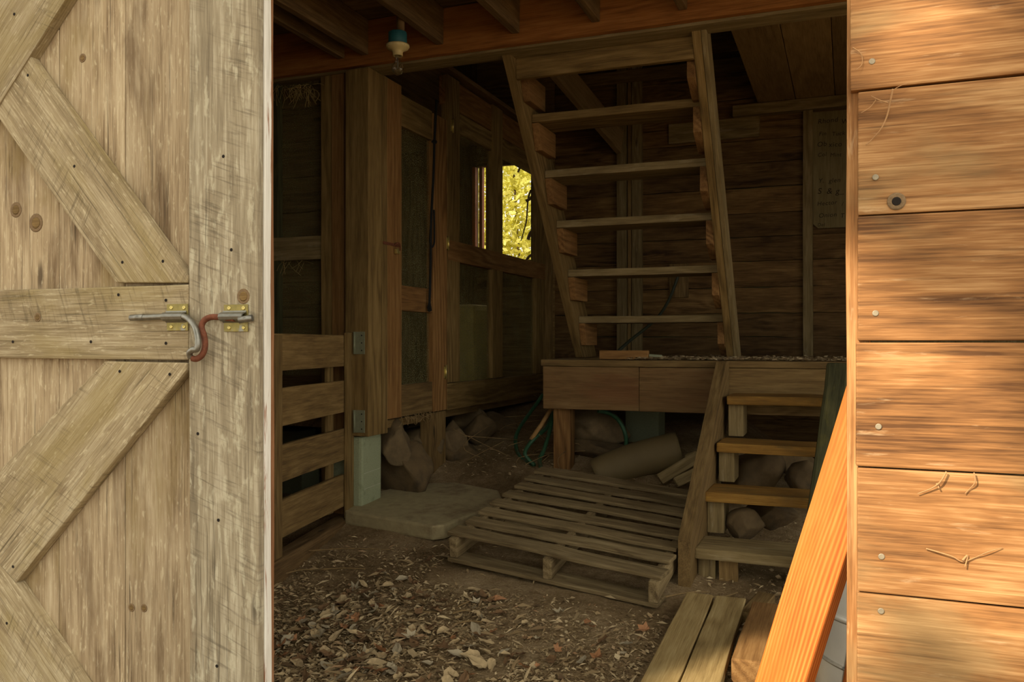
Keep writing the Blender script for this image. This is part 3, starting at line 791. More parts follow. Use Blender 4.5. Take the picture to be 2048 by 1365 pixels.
# rope
rp = empty('black_rope', at_x(868, 615, XP + .02), 'black rope with a knot and frayed end hanging on the screen door', 'rope')
m = MB(); m.tube([at_x(x, y, XP + .018) for x, y in ((873, 200), (870, 260), (869, 283), (867, 350), (862, 450), (861, 540), (859, 605))], .008, 8); m.build('cord', 'rope', rp)
m = MB(); m.tube([at_x(x, y, XP + .022) for x, y in ((868, 420), (869, 470), (868, 488), (863, 494), (860, 480), (862, 440))], .006, 8); m.build('loop', 'rope', rp)
m = MB(); m.stone(at_x(869, 283, XP + .02), (.018, .02, .016), 0, 3); m.build('knot', 'rope', rp)
m = MB()
for k in range(14): 
    a = at_x(859, 600, XP + .018); m.tube([a, a + V((random.uniform(-.006, .012), random.uniform(-.015, .015), -random.uniform(.05, .075)))], .004, 5, spline=False)
m.build('frayed_end', 'rope', rp)
# sack and shelf seen dimly through the lower screen
m = MB(); m.box((-2.95, 5.9, .65), (-2.62, 6.35, 1.38), bev=.05, jit=.02)
tag(m.build('feed_sack', 'paper'), 'pale sack standing behind the lower partition screen', 'sack')

# ================================================================== LOFT STAIRS
XL_, XR_ = -1.60, -.684
def stair_y(z): return 5.26 - (z - (H + .143)) * .812          # centre line of the flight
ls = empty('loft_stairs', (-1.14, 5.3, ZL), 'steep open wooden stairs climbing from the landing to the loft', 'stairs')
zb_, zt_ = ZL + .004, ZBEAM + .03
def string(x0, x1, mat, nm, z0=zb_, z1=zt_, w=.26):
    m = MB(); pts = []
    h = w / 2 * 1.29; sh = h - .1226
    for (y, z) in ((stair_y(z0) - h, z0), (stair_y(z0) + h, z0), (stair_y(z1) + h, z1), (stair_y(z1) - h, z1)): pts.append(V((x1, y + sh, z)))
    m.prism(pts, (1, 0, 0), x1 - x0, V((0, stair_y(z1) - stair_y(z0), z1 - z0)), bev=.004); return m.build(nm, mat, ls)
string(XL_ - .05, XL_, 'partition', 'stringer'); string(XR_, XR_ + .042, 'partition', 'stringer')
# light outer board on the right stringer
string(XR_ + .043, XR_ + .07, 'old_grey', 'side_board', zb_, zt_ + .02, .12)
tz = [H + .143, H + .423, H + .696, H + .954, H + 1.217]
for i, z in enumerate(tz):
    y = stair_y(z)
    m = MB(); m.box((XL_ + .001, y - .02, z - .022), (XR_ - .001, y + .235, z + .022), grain=0, jit=.002, bev=.006); m.build('tread', 'old_grey' if i < 4 else 'partition', ls)
for i, z in enumerate(tz + [zt_ - .06]):
    for (x0, x1) in ((XL_ + .001, XL_ + .042), (XR_ - .042, XR_ - .001)):
        y = stair_y(z); zt2 = z - .024
        pts = [V((x1, y - .05, zt2)), V((x1, y + .17, zt2)), V((x1, y + .17, zt2 - .05)), V((x1, y + .05, zt2 - .16)), V((x1, y - .05 + .10, zt2 - .16)), V((x1, y + .02, zt2 - .13))]
        pts = [V((x1, y - .02, zt2)), V((x1, y + .27, zt2)), V((x1, y + .27, zt2 - .14)), V((x1, y + .03, zt2 - .14))] if x0 < -1 else [V((x1, y - .03, zt2)), V((x1, y + .2, zt2)), V((x1, y + .2, zt2 - .2)), V((x1, y + .12, zt2 - .2)), V((x1, y - .03, zt2 - .13))]
        m = MB(); m.prism(pts, (1, 0, 0), x1 - x0, (0, 1, 0), bev=.003); m.build('cleat', 'red_old', ls)
m = MB(); m.box((XL_ + .001, YB + .18, 2.455), (XR_ - .001, YB + .215, 2.59), grain=0); m.build('head_board', 'partition', ls)
# slanting brace behind the flight, in the stairwell
m = MB(); m.board(at_y(1096, 112, 5.5), at_y(1240, 285, 6.775), .20, .045, (0, 0, 1))
tag(m.build('stairwell_brace', 'deckboard'), 'slanting pale plank running down behind the top loft stair treads', 'timber')

# ================================================================== LANDING
ld = empty('landing_platform', (-.6, 5.6, .7), 'raised wooden landing with a wide plank fascia', 'platform')
x0 = at_y(1086, 760, YL).x
xm = at_y(1278, 760, YL).x
m = MB(); m.box((x0, YL, .69), (xm - .001, YL + .04, .945), grain=0, bev=.004); m.build('fascia', 'fascia', ld)
m = MB(); m.box((xm + .001, YL, .69), (-.62, YL + .04, .945), grain=0, bev=.004); m.build('fascia', 'fascia', ld)
m = MB(); m.box((-.618, YL, .69), (1.6, YL + .04, .945), grain=0, bev=.004); m.build('fascia', 'old', ld)
y = YL - .012
while y < YW - .1:
    m = MB(); m.box((x0 - .01, y, .947), (1.6, min(y + .14, YW - .064), ZL), grain=0, bev=.005); m.build('deck_board', 'old', ld); y += .1425
m = MB(); a = at_y(1107, 850, YL + .05).x; b_ = at_y(1141, 850, YL + .05).x
m.box((a, YL + .045, ground(-1.5, 4.95) - .06), (b_, YL + .135, .945), grain=2); m.build('leg', 'red_old', ld)
m = MB(); m.box((-1.0, YL + .5, .70), (1.6, YL + .54, .945), grain=0); m.build('inner_joist', 'old', ld)
m = MB(); m.box((x0, YL + .041, .70), (x0 + .04, YW - .07, .945), grain=1); m.build('inner_joist', 'old', ld)
# crumbs on the deck
m = MB()
for k in range(3000):
    x = random.uniform(-1.2, .4); y = YL + .01 + abs(random.gauss(0, .35)); s_ = random.uniform(.004, .016)
    if y > YW - .2: continue
    a = random.uniform(0, 6.3); c, s2 = math.cos(a) * s_, math.sin(a) * s_
    z = ZL + .004 + random.random() ** 2 * .012
    m.add([(x - c, y - s2, z), (x + s2, y - c, z + s_ * random.uniform(0, .7)), (x + c, y + s2, z + s_ * random.uniform(0, .5)), (x - s2, y + c, z)], [(0, 1, 2, 3)], [(0, 0, 0)] * 4, random.uniform(.6, .95))
tag(m.build('chaff', 'litter', loc=(0, 5, ZL)), 'pale chaff and droppings strewn along the landing edge', 'chaff', kind='stuff')
m = MB(); a, b_ = at_y(1200, 710, YL + .12), at_y(1298, 710, YL + .12)
m.box((a.x, YL + .1, ZL + .002), (b_.x, YL + .13, ZL + .055), grain=0)
tag(m.build('wood_offcut', 'red_old'), 'reddish strip of wood lying on the landing beside the stair foot', 'offcut')
m = MB(); m.board(at_y(1298, 711, YL + .11), at_y(1324, 713, YL + .12), .016, .012)
tag(m.build('plastic_strip', 'hinge_grey'), 'small pale green strip lying at the end of the reddish offcut', 'strip')
# hose rising behind the lower stair treads
m = MB(); m.tube([at_y(x, y, yy) for x, y, yy in ((1236, 703, 6.2), (1262, 680, 6.3), (1290, 658, 6.45), (1318, 632, 6.6), (1338, 600, 6.7), (1350, 570, 6.76), (1358, 545, 6.78))], .012, 10)
tag(m.build('garden_hose', 'dark_hose'), 'thin dark hose slanting up the back wall behind the loft stairs', 'hose')

# ================================================================== LOWER STEPS
st = empty('entry_steps', (-.35, 4.2, .1), 'short open wooden steps leading up to the landing', 'steps')
step = [(3.72, .198, -.632), (4.00, .396, -.611), (4.27, .594, -.592), (4.55, .810, -.579)]
for i, (y, z, xl) in enumerate(step):
    m = MB(); xr2 = -.03; xl = max(xl, -.606)
    m.box((xl - .005, y, z - .047), (xr2, y + .265, z), grain=0, bev=.008, jit=.003)
    m.build('tread', 'old_grey' if i == 0 else 'tread', st)
    zb2 = step[i - 1][1] if i else ground(-.5, 3.8) - .05
    m = MB(); m.box((xl - .001, y + .05, zb2 + .001), (xl + .075, y + .235, z - .048), grain=2); m.build('riser_block', 'old_grey', st)
    m = MB(); m.box((xr2 - .06, y + .05, zb2 + .001), (xr2 - .001, y + .235, z - .048), grain=2); m.build('riser_block', 'moss_board', st)
def rail(p_top, p_bot, mat, nm, w=.06):
    # sloping side board: front edge from the landing edge to the ground
    m = MB(); (xt, yt, zt), (xq, yq, zq) = p_top, p_bot
    pts = [V((0, yt - .13, zt)), V((0, yt, zt)), V((0, yt, zt - .26)), V((0, yq + .32, ground(xq, yq) - .04)), V((0, yq + .0, ground(xq, yq) - .04)), V((0, yq, zq))]
    n = len(pts); off = V((random.uniform(0, 9), 3, 2)); vs_, fs = [], []
    for k in (0, 1):
        for p in pts:
            t = (p.y - yq) / (yt - yq); vs_.append(V((lerp(xq, xt, t) + (k - .5) * w, p.y, p.z)))
    fs = [tuple(range(n))[::-1], tuple(range(n, 2 * n))] + [(i, (i + 1) % n, n + (i + 1) % n, n + i) for i in range(n)]
    g = V((0, yt - yq, zt - zq)).normalized(); h = V((0, -g.z, g.y))
    m.add(vs_, fs, [V((p.dot(g), p.dot(h), p.x)) + off for p in vs_], random.random())
    return m.build(nm, mat, st)
rail((-.634, YL - .004, .985), (-.636, 3.60, .262), 'old', 'stringer', .052)
m = MB()
a, b_ = at_y(1664, 732, 4.62), at_y(1640, 930, 4.05)
m.board(a + V((.03, 0, .0)), b_ + V((.03, -.0, -.0)) + (b_ - a) * .9, .11, .05, (1, 0, 0), bev=.02, jit=.004); m.build('side_board', 'moss_board', st)
m = MB(); a, b_ = at_y(1436, 1120, 3.75), at_y(1474, 1120, 3.75)
m.box((a.x, 3.76, ground(-.5, 3.7) - .03), (b_.x, 3.80, .15), grain=2); m.build('prop', 'old', st)

# ================================================================== PALLET
C_fl, C_fr, C_bl, C_br = V((-1.665, 3.447, .232)), V((-.68, 3.29, .172)), V((-1.61, 4.62, .385)), V((-.675, 4.50, .32))
def PL(u, v, w=0):   # u across, v depth (0 front), w downwards
    p = C_fl.lerp(C_fr, u).lerp(C_bl.lerp(C_br, u), v); return p + V((0.0, .03, -1)) * w
pa = empty('wooden_pallet', PL(.5, .5, .15), 'weathered wooden pallet lying tilted on the dirt before the steps', 'pallet')
for k in range(8):
    v = (k + .5) * (1 / 8) * .985 + random.uniform(-.003, .003); wd = .094 if k in (0, 7) else .080
    m = MB(); a, b_ = PL(-.005 + random.uniform(-.008, .008), v, .009), PL(1.005 + random.uniform(-.01, .01), v, .009)
    m.board(a, b_, wd, .018, PL(.5, .6) - PL(.5, .5), bev=.005, jit=.004, seg=14); m.build('deck_board', 'pallet', pa)
for u in (.025, .5, .975):
    m = MB(); m.board(PL(u, .005, .063), PL(u, .985, .063), .088, .04, (0, 0, 1), bev=.006, jit=.004); m.build('stringer', 'pallet', pa)
for v in (.05, .5, .93):
    m = MB(); m.board(PL(-.0, v, .118), PL(1.0, v, .118), .1, .018, PL(.5, .6) - PL(.5, .5), bev=.004, jit=.003); m.build('bottom_board', 'pallet', pa)

# ================================================================== LIGHT FITTING
lx, ly = -2.0, 3.6
lf = empty('bulb_holder', (lx, ly, 2.62), 'cream porcelain lamp holder with a clear bulb on a teal box', 'light fitting')
m = MB(); m.lathe((lx, ly, 2.512), [(.043, 0), (.046, .004), (.046, .055), (.042, .06)], 8); m.build('junction_box', 'blue_box', lf)
m = MB(); m.tube([(lx + .01, ly + .01, 2.57), (lx + .01, ly + .01, ZDECK)], .02, 8, spline=False); m.build('hanger', 'joist', lf)
m = MB(); m.lathe((lx, ly, 2.511), [(.03, 0), (.056, 0), (.057, -.008), (.05, -.018), (.03, -.026), (.024, -.036), (.024, -.052), (.019, -.052), (.018, -.03)], 28); m.build('porcelain_base', 'porcelain', lf)
for s_ in (-1, 1):
    MB().disc((lx + s_ * .036, ly - .01, 2.497), (0, 0, -1), .007, .003, 10).build('screw', 'hole', lf)
m = MB(); m.lathe((lx, ly, 2.459), [(.013, .008), (.013, -.016), (.015, -.03), (.024, -.042), (.029, -.058), (.027, -.072), (.02, -.083), (.008, -.09), (.0, -.091)], 24); m.build('bulb', 'glass', lf)
m = MB(); m.tube([(lx, ly, 2.45), (lx, ly, 2.40)], .003, 6, spline=False); m.build('filament_stem', 'steel', lf)

# ================================================================== SIGN BOARD
ys_ = YW - .03
c0, c1 = at_y(1626, 340, ys_), at_y(1712, 340, ys_)
zt2, zb2 = at_y(1660, 222, ys_).z, at_y(1660, 456, ys_).z
sg = empty('sign_board', ((c0.x + c1.x) / 2, ys_, zb2), 'pale board with faded handwriting beside the back wall stud', 'sign')
m = MB(); ch = .035
m.prism([V((c0.x, ys_, zt2)), V((c0.x, ys_, zb2 + ch)), V((c0.x + ch, ys_, zb2)), V((c1.x - ch - .02, ys_, zb2)), V((c1.x, ys_, zb2 + ch * 2.2)), V((c1.x, ys_, zt2))], (0, -1, 0), .016, (0, 0, 1), bev=.002)
m.build('panel', 'sign_board', sg)
lines = (('Rhond W', 242, .050), ('Fin Tuck', 266, .042), ('Ob xico', 288, .050), ('Col Mint', 308, .040), ('Y. glen I', 360, .046), ('S & g_', 382, .062), ('Hector /', 406, .044), ('Onion T', 430, .046), ('Del', 447, .034))
words_ = []
for (txt, py, sz) in lines:
    x_ = 1634 + random.uniform(0, 4)
    for wd in txt.split(): words_.append((wd, py, sz, x_)); x_ += (len(wd) * .62 + .5) * sz * 262
for (txt, py, sz, x_) in words_:
    cu = bpy.data.curves.new('lettering', 'FONT'); cu.body = txt; cu.size = sz; cu.extrude = .0004; cu.shear = .15; cu.space_character = 1.1
    to = bpy.data.objects.new('lettering', cu); COL.objects.link(to)
    bpy.context.view_layer.update()
    me = bpy.data.meshes.new_from_object(to.evaluated_get(bpy.context.evaluated_depsgraph_get()))
    bpy.data.objects.remove(to); bpy.data.curves.remove(cu)
    o = bpy.data.objects.new('lettering', me); COL.objects.link(o); me.materials.clear(); me.materials.append(MT['ink'])
    o.parent = sg; o.rotation_euler = (PI / 2, random.uniform(-.05, .05), 0)
    p = at_y(x_, py + 6, ys_ - .0012); o.location = p - V(sg.location)

# ================================================================== STONES, BLOCKS, LOG, HOSE
def stone(px, py, y, sx, sy, sz, seed, label, mat='stone', rz=0, tilt=0):
    p = at_y(px, py, y)
    m = MB(); k_ = 1.32 if 'steps' not in label else 1.0; m.stone(p, (sx * k_, sy * k_, sz * k_), rz, seed, tilt=tilt); o = m.build('field_stone', mat)
    tag(o, label, 'stone', 'foundation stones')
stone(790, 888, 4.36, .10, .12, .13, 1, 'upright grey stone right beside the pale concrete block', rz=.3)
stone(812, 940, 4.46, .19, .15, .14, 2, 'large flat faced stone behind the slab and the concrete block', 'stone_dark', rz=.2)
stone(842, 884, 4.78, .13, .12, .085, 3, 'rounded stone just left of the partition leg')
stone(905, 880, 5.0, .10, .12, .10, 4, 'pale pointed stone just right of the partition leg')
stone(915, 906, 5.02, .14, .12, .09, 5, 'low brown stone at the foot of the partition leg', 'stone_dark')
stone(935, 838, 5.6, .17, .14, .09, 6, 'flat stone tucked under the partition sill right of the leg')
stone(985, 855, 5.7, .13, .12, .09, 7, 'dim stone farther along below the partition sill', 'stone_dark')
stone(955, 862, 5.3, .10, .10, .10, 18, 'small dark stone wedged between the stones below the sill', 'stone_dark')
stone(775, 862, 4.42, .07, .10, .08, 8, 'small stone above the upright one beside the concrete block', 'stone_dark')
stone(838, 865, 5.2, .13, .12, .07, 9, 'shadowed stone behind the rounded one under the partition door', 'stone_dark')
stone(1182, 850, 5.25, .20, .18, .12, 10, 'big boulder under the landing right of its leg', rz=.2)
stone(1185, 897, 5.2, .21, .15, .07, 11, 'low flat stone under the big boulder below the landing', 'stone_dark')
stone(1500, 945, 4.75, .20, .16, .17, 12, 'dark boulder under the steps beside the left stringer', 'stone_dark')
stone(1560, 920, 5.2, .2, .2, .1, 13, 'flat stone behind the second tread of the steps', 'stone_dark')
stone(1540, 1030, 4.35, .16, .14, .1, 14, 'stone under the third tread of the steps', 'stone_dark')
stone(1495, 1050, 4.1, .1, .1, .08, 15, 'small stone behind the bottom tread of the steps', 'stone_dark')
stone(1610, 960, 4.7, .15, .14, .1, 16, 'stone at the right under the steps', 'stone_dark')
m = MB(); a, b_ = at_y(1250, 860, 5.45), at_y(1318, 860, 5.45)
m.box((a.x, 5.45, at_y(1280, 894, 5.45).z - .03), (b_.x, 5.65, at_y(1280, 818, 5.45).z), grain=2, bev=.008)
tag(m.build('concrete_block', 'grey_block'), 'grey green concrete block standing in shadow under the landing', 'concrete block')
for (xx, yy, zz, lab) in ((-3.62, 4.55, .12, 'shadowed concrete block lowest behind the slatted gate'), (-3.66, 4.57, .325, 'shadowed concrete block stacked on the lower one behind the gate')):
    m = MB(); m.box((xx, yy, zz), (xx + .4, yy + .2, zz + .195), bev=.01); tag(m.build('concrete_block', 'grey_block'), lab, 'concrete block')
m = MB(); m.tube([(-1.36, 4.80, .31), (-1.15, 4.87, .40), (-.9, 4.94, .47)], .10, 20, r1=.105)
tag(m.build('debarked_log', 'log'), 'smooth bare log lying between the pallet and the landing', 'log')
for (p0, p1, w_, t_, lab) in (((1320, 962, 4.72), (1400, 915, 4.8), .07, .05, 'split wood piece right against the bare log'),
                              ((1350, 965, 4.66), (1412, 935, 4.74), .06, .04, 'split wood piece nearest the pallet corner by the steps'),
                              ((1375, 925, 4.82), (1425, 905, 4.86), .07, .04, 'split wood piece farthest under the landing by the steps')):
    m = MB(); m.board(at_y(*p0), at_y(*p1), w_, t_, (0, .4, 1), bev=.01, jit=.006); tag(m.build('split_wood', 'old_grey'), lab, 'firewood', 'split wood by the log')
hs = MB()
hs.tube([at_y(x, y, yy) for x, y, yy in ((1086, 790, 5.6), (1068, 815, 5.5), (1040, 855, 5.3), (1031, 880, 5.2), (1035, 905, 5.1), (1045, 920, 5.0), (1058, 928, 4.94), (1068, 930, 4.9), (1060, 923, 4.9), (1050, 908, 4.9), (1058, 890, 4.95), (1075, 872, 5.0),
                                          (1094, 855, 5.1), (1103, 832, 5.18), (1106, 828, 5.15), (1100, 860, 5.05), (1088, 900, 4.95), (1079, 920, 4.88), (1082, 936, 4.82))], .0125, 10)
tag(hs.build('garden_hose', 'hose'), 'green garden hose hanging in loops left of the landing leg', 'hose')
hs = MB()
hs.tube([at_y(x, y, yy) for x, y, yy in ((1196, 822, 5.0), (1220, 828, 5.05), (1240, 845, 5.1), (1251, 870, 5.1), (1252, 895, 5.05), (1247, 908, 5.0))], .0125, 10)
tag(hs.build('garden_hose', 'hose'), 'green hose bend hanging beside the big boulder under the landing', 'hose')
m = MB(); m.tube([at_y(1102, 818, 5.05), at_y(1083, 850, 5.0), at_y(1062, 880, 4.97)], .014, 8, spline=False)
tag(m.build('tool_handle', 'handle_wood'), 'thin wooden tool handle leaning among the hose loops', 'tool handle')

# ================================================================== RIGHT FOREGROUND
def lean(p0, p1, w_, t_, label, wdir=(1, 0, 0), mat='fresh', nm='leaning_board'):
    m = MB(); m.board(p0, p1, w_, t_, wdir, bev=.004, jit=.0015, seg=12); return tag(m.build(nm, mat), label, 'board')
yl = YF + .115 + .03
A = (at_y(1515, 1365, yl) + at_y(1617, 1365, yl)) / 2
ax = (at_y(1712, 728, yl) - at_y(1515, 1365, yl)).normalized()
A0 = A - ax * (A.z / ax.z); A1 = A + ax * 1.15
lean(A0 + V((.004, .035, 0)), A1 + V((.004, .035, 0)), .106, .042, 'bright orange board leaning in the doorway beside the siding', (.9, -.44, 0))
B = (at_y(1683, 1365, yl + .12) + at_y(1790, 1365, yl + .12)) / 2
bx = (at_y(1722, 1135, yl + .12) - at_y(1683, 1365, yl + .12)).normalized()
B0 = B - bx * (B.z / bx.z)
lean(B0, B + bx * 1.0, .098, .04, 'second orange board behind the siding edge, right of the grey can', (1, 0, 0))
# can
cx, cy, cr = .165, 2.32, .25
gc_ = empty('metal_can', (cx, cy, 0), 'grey galvanised can behind the leaning orange board', 'metal can')
zrim = at_y(1680, 1245, cy - .2).z
m = MB(); m.lathe((cx, cy, 0), [(cr * .9, .0), (cr * .92, .02), (cr, zrim - .002), (cr * .99, zrim + .2), (cr * .9, zrim + .26), (cr * .6, zrim + .29), (0, zrim + .30)], 48); m.build('body', 'galv', gc_)
m = MB(); m.lathe((cx, cy, zrim - .008), [(cr * .995, 0), (cr + .006, .003), (cr + .006, .014), (cr * .99, .017)], 48); m.build('rim', 'galv', gc_)
m = MB(); m.lathe((cx, cy, zrim - .12), [(cr * .985, 0), (cr + .0015, .003), (cr + .0015, .006), (cr * .985, .009)], 48); m.build('rim', 'steel', gc_)
# floor planks
for (xa, xb2, lab) in ((-.592, -.485, 'left one of two dusty planks laid on the dirt toward the steps'), (-.48, -.365, 'right one of two dusty planks laid on the dirt toward the steps')):
    m = MB(); m.board(((xa + xb2) / 2 + .02, 2.05, .045), ((xa + xb2) / 2 - .005, 3.45, ground(-.5, 3.4) + .03), xb2 - xa, .036, (1, 0, 0), bev=.004, jit=.003)
    tag(m.build('floor_plank', 'floor_plank'), lab, 'plank', 'planks on the dirt')
m = MB(); m.box((-.335, 2.72, .0), (-.235, 3.35, .105), grain=1, bev=.006)
tag(m.build('timber_block', 'red_old'), 'short thick timber with a bright cut end beside the floor planks', 'timber')
m = MB(); m.board((-.34, 3.3, .05), (-.30, 3.56, .06), .07, .05, (1, 0, 0)); tag(m.build('wood_offcut', 'old'), 'dark offcut behind the two floor planks', 'offcut')

# dried strands on the siding
def strand(paths, label):
    m = MB()
    for pp, r in paths: m.tube([at_y(x, y, YF - .003 - .008 * random.random()) for x, y in pp], r * .62, 7, r1=r * .3)
    tag(m.build('dried_strand', 'cobweb'), label, 'dried strand')
strand([(((1786, 178), (1780, 205), (1774, 232), (1762, 258), (1745, 278), (1732, 290)), .003), (((1776, 206), (1758, 200), (1742, 192)), .0022), (((1752, 200), (1740, 215), (1722, 226)), .002), (((1784, 182), (1800, 172), (1816, 166)), .0014)],
       'forked dusty strand on the second siding board from the top')
strand([(((1893, 944), (1880, 965), (1862, 978), (1835, 988)), .0028), (((1874, 968), (1878, 978)), .004)], 'dusty strand with a blob on the siding seam, mid right')
strand([(((1948, 946), (1950, 965), (1938, 980), (1930, 988)), .0022)], 'short curved strand right of the blobbed one on the siding seam')
strand([(((1852, 1098), (1880, 1106), (1905, 1114), (1925, 1124), (1950, 1116), (1975, 1105), (2005, 1096)), .0022), (((1925, 1122), (1935, 1112), (1930, 1135)), .0035)], 'long drooping strand across the lower siding board')
strand([(((1705, 95), (1722, 108), (1724, 128), (1712, 140)), .0022)], 'small curled strand at the left edge of the top siding board')

# hanging straw
def straw(name, n, x0, x1, y0_, y1_, yy, L, label):
    m = MB()
    for k in range(n):
        a = at_y(random.uniform(x0, x1), random.uniform(y0_, y1_), yy); l = random.uniform(.4, 1) * L
        d = V((random.gauss(0, .6), random.gauss(0, .15), -abs(random.gauss(.6, .5)))).normalized()
        m.tube([a, a + d * l * .5 + V((random.gauss(0, .01), 0, 0)), a + d * l + V((random.gauss(0, .02), 0, -.01))], .0011, 4, sub=3)
    tag(m.build(name, 'straw'), label, 'straw', kind='stuff')
straw('hanging_straw', 60, 550, 630, 168, 182, YB + .03, .10, 'dry straw hanging below the beam at the upper left')
straw('hanging_straw', 12, 555, 610, 520, 526, YB + .06, .08, 'dry straw hanging under the mid board left of the post')
m = MB()
for k in range(46):
    a = at_x(random.gauss(838, 24), 836, XP + .005); a.z = .66 + random.uniform(-.01, .01); l = random.uniform(.01, .06)
    m.tube([a, a + V((.005, random.gauss(0, .015), -l * .5)), a + V((.008, random.gauss(0, .03), -l))], .0018, 5, sub=3)
tag(m.build('hanging_debris', 'twig'), 'cobwebby debris hanging under the screen door', 'debris', kind='stuff')

# ================================================================== LEAVES, TWIGS, LITTER
def blocked(x, y):
    if -.36 > x > -.62 and 2.0 < y < 3.5: return True
    if -.34 < x < -.2 and 2.7 < y < 3.4: return True
    if -1.70 < x < -.6 and 3.25 < y < 4.6: return True
    if -2.5 < x < -1.75 and 3.75 < y < 4.7: return True
    return False
m = MB(); n = 0
while n < 34000:
    y = 2.25 + abs(random.gauss(0, .85)) if random.random() < .8 else random.uniform(2.2, 5.2); x = random.uniform(-2.35, .25)
    if y > 5.4 or (blocked(x, y) and random.random() < .93): continue
    dens = .35 + .65 * smooth((3.4 - y) / 1.2)
    if x > -1.2: dens *= .55
    if mnoise.noise(V((x * 2.2, y * 2.2, 5))) > .18 and random.random() < .6: continue
    if random.random() > dens: continue
    n += 1
    s_ = random.choice((.003, .004, .005, .006, .008, .012)) * random.uniform(.7, 1.3); e = random.choice((.12, .3, .5, .8)) * random.uniform(.7, 1.2)
    if random.random() < .06: s_ *= 2.6; e = .06
    a = random.uniform(0, 6.3); u = V((math.cos(a), math.sin(a), random.gauss(0, .35))) * s_; w_ = V((-math.sin(a), math.cos(a), random.gauss(0, .35))) * s_ * e
    p = V((x, y, ground(x, y) + .018 * mnoise.noise(V((x * 2.1, y * 2.1, 0))) + .008 * mnoise.noise(V((x * 8, y * 8, 3))) + .006 + s_ * .25))
    m.add([p - u, p - w_ * .8 + V((0, 0, s_ * .3)), p + u, p + w_], [(0, 1, 2, 3)], [(0, 0, 0)] * 4, random.random() ** .8)
tag(m.build('leaf_litter', 'litter', loc=(0, 3, 0)), 'crumbled leaf litter and wood chips strewn over the dirt', 'leaf litter', kind='stuff')

def leaf_mesh(seed, mat):
    r = random.Random(seed); k = r.choice((0, 0, 1))
    rad = [1, .55, .95, .5, .8, .4, .35, .4, .8, .5, .95, .55] if k else [1.2, .75, .6, .55, .5, .45, .5, .45, .5, .55, .6, .75]
    n = len(rad); vs_ = [V((0, 0, 0))]; c = r.uniform(.2, .9)
    for i, q in enumerate(rad):
        a = 2 * PI * i / n; q *= r.uniform(.85, 1.15); x, y = q * math.cos(a), q * math.sin(a) * .8
        vs_.append(V((x, y, c * y * y + .2 * r.uniform(-1, 1) * q + .15 * x * x)))
    vs_ += [p * .55 + V((0, 0, -.04)) for p in vs_[1:]]
    fs = []
    for i in range(n):
        j_ = (i + 1) % n
        fs.append((0, n + 1 + i, n + 1 + j_)); fs.append((n + 1 + i, 1 + i, 1 + j_, n + 1 + j_))
    me = bpy.data.meshes.new('dry_leaf'); me.from_pydata([p * .03 for p in vs_], [], fs); me.materials.append(MT[mat])
    sol = None
    return me
kinds = [('leaf_tan', 'tan dry leaf lying on the dirt floor', 'tan leaves on the dirt'), ('leaf_brown', 'dark brown dry leaf lying on the dirt floor', 'brown leaves on the dirt'),
         ('leaf_grey', 'bleached grey leaf lying on the dirt floor', 'bleached leaves on the dirt'), ('leaf_orange', 'orange brown curled leaf lying on the dirt floor', 'orange leaves on the dirt')]
meshes = [[leaf_mesh(10 * k + q, kinds[k][0]) for q in range(4)] for k in range(4)]
def put_leaf(x, y, k, s_):
    o = bpy.data.objects.new('dry_leaf', random.choice(meshes[k])); COL.objects.link(o)
    o.location = (x, y, ground(x, y) + .018 * mnoise.noise(V((x * 2.1, y * 2.1, 0))) + .006 + .008 * s_)
    o.rotation_euler = (random.gauss(0, .3), random.gauss(0, .3), random.uniform(0, 6.3)); o.scale = (s_, s_, s_)
    tag(o, kinds[k][1], 'leaf', kinds[k][2])
n = 0
while n < 240:
    y = 2.4 + abs(random.gauss(0, .45)); x = -1.95 + abs(random.gauss(0, .75))
    if blocked(x, y) or y > 4.2 or (x > -1.1 and random.random() < .5): continue
    n += 1; put_leaf(x, y, random.choices((0, 1, 2, 3), (5, 5, 2, 1))[0], random.uniform(.5, 1.5))
for q in range(46):
    p = at_z(random.uniform(545, 980), random.uniform(1215, 1375), .02); put_leaf(p.x, p.y, random.choices((0, 1, 2, 3), (6, 2, 3, 1))[0], random.uniform(1.0, 1.7))
for (px, py, k) in ((560, 1290, 3), (585, 1280, 3), (735, 1335, 3), (990, 1220, 3), (705, 1270, 2), (745, 1272, 2), (690, 1345, 2), (780, 1345, 2), (615, 1285, 2), (885, 1148, 0), (820, 1275, 0), (1290, 1278, 3), (700, 1340, 0), (650, 1300, 0)):
    p = at_z(px, py, .02); put_leaf(p.x, p.y, k, 1.3)
tw = [((615, 1103), (690, 1098), (780, 1100)), ((570, 1148), (630, 1140)), ((640, 1140), (690, 1137), (730, 1139)), ((905, 1228), (945, 1224)), ((905, 1250), (965, 1245)), ((660, 1218), (705, 1213)), ((790, 1232), (880, 1226)), ((915, 1215), (960, 1200)), ((1330, 1195), (1420, 1185)), ((1395, 1190), (1440, 1195), (1475, 1186)), ((830, 1185), (860, 1180), (870, 1195))]
tl = ['long thin twig before the slab', 'twig near the lower end of the gate timber', 'thin straight twig in the litter below the slab', 'thick short twig in the open dirt at centre', 'pale straw like twig under the thick short twig',
      'twig in the litter left of centre', 'long pale twig across the centre of the litter', 'slanting twig right of the litter centre', 'twig at the pallet front right corner', 'bent twig behind the floor planks', 'crooked twig below the pallet left corner']
for P_, lab in zip(tw, tl):
    pts = []
    for (px, py) in P_:
        p = at_z(px, py, .05); p = at_z(px, py, ground(p.x, p.y) + .012); pts.append(p)
    if len(pts) == 2: pts.insert(1, (pts[0] + pts[1]) / 2 + V((.0, .006, .006)))
    m = MB(); m.tube(pts, .0045, 7, r1=.0025); tag(m.build('twig', 'twig'), lab, 'twig')
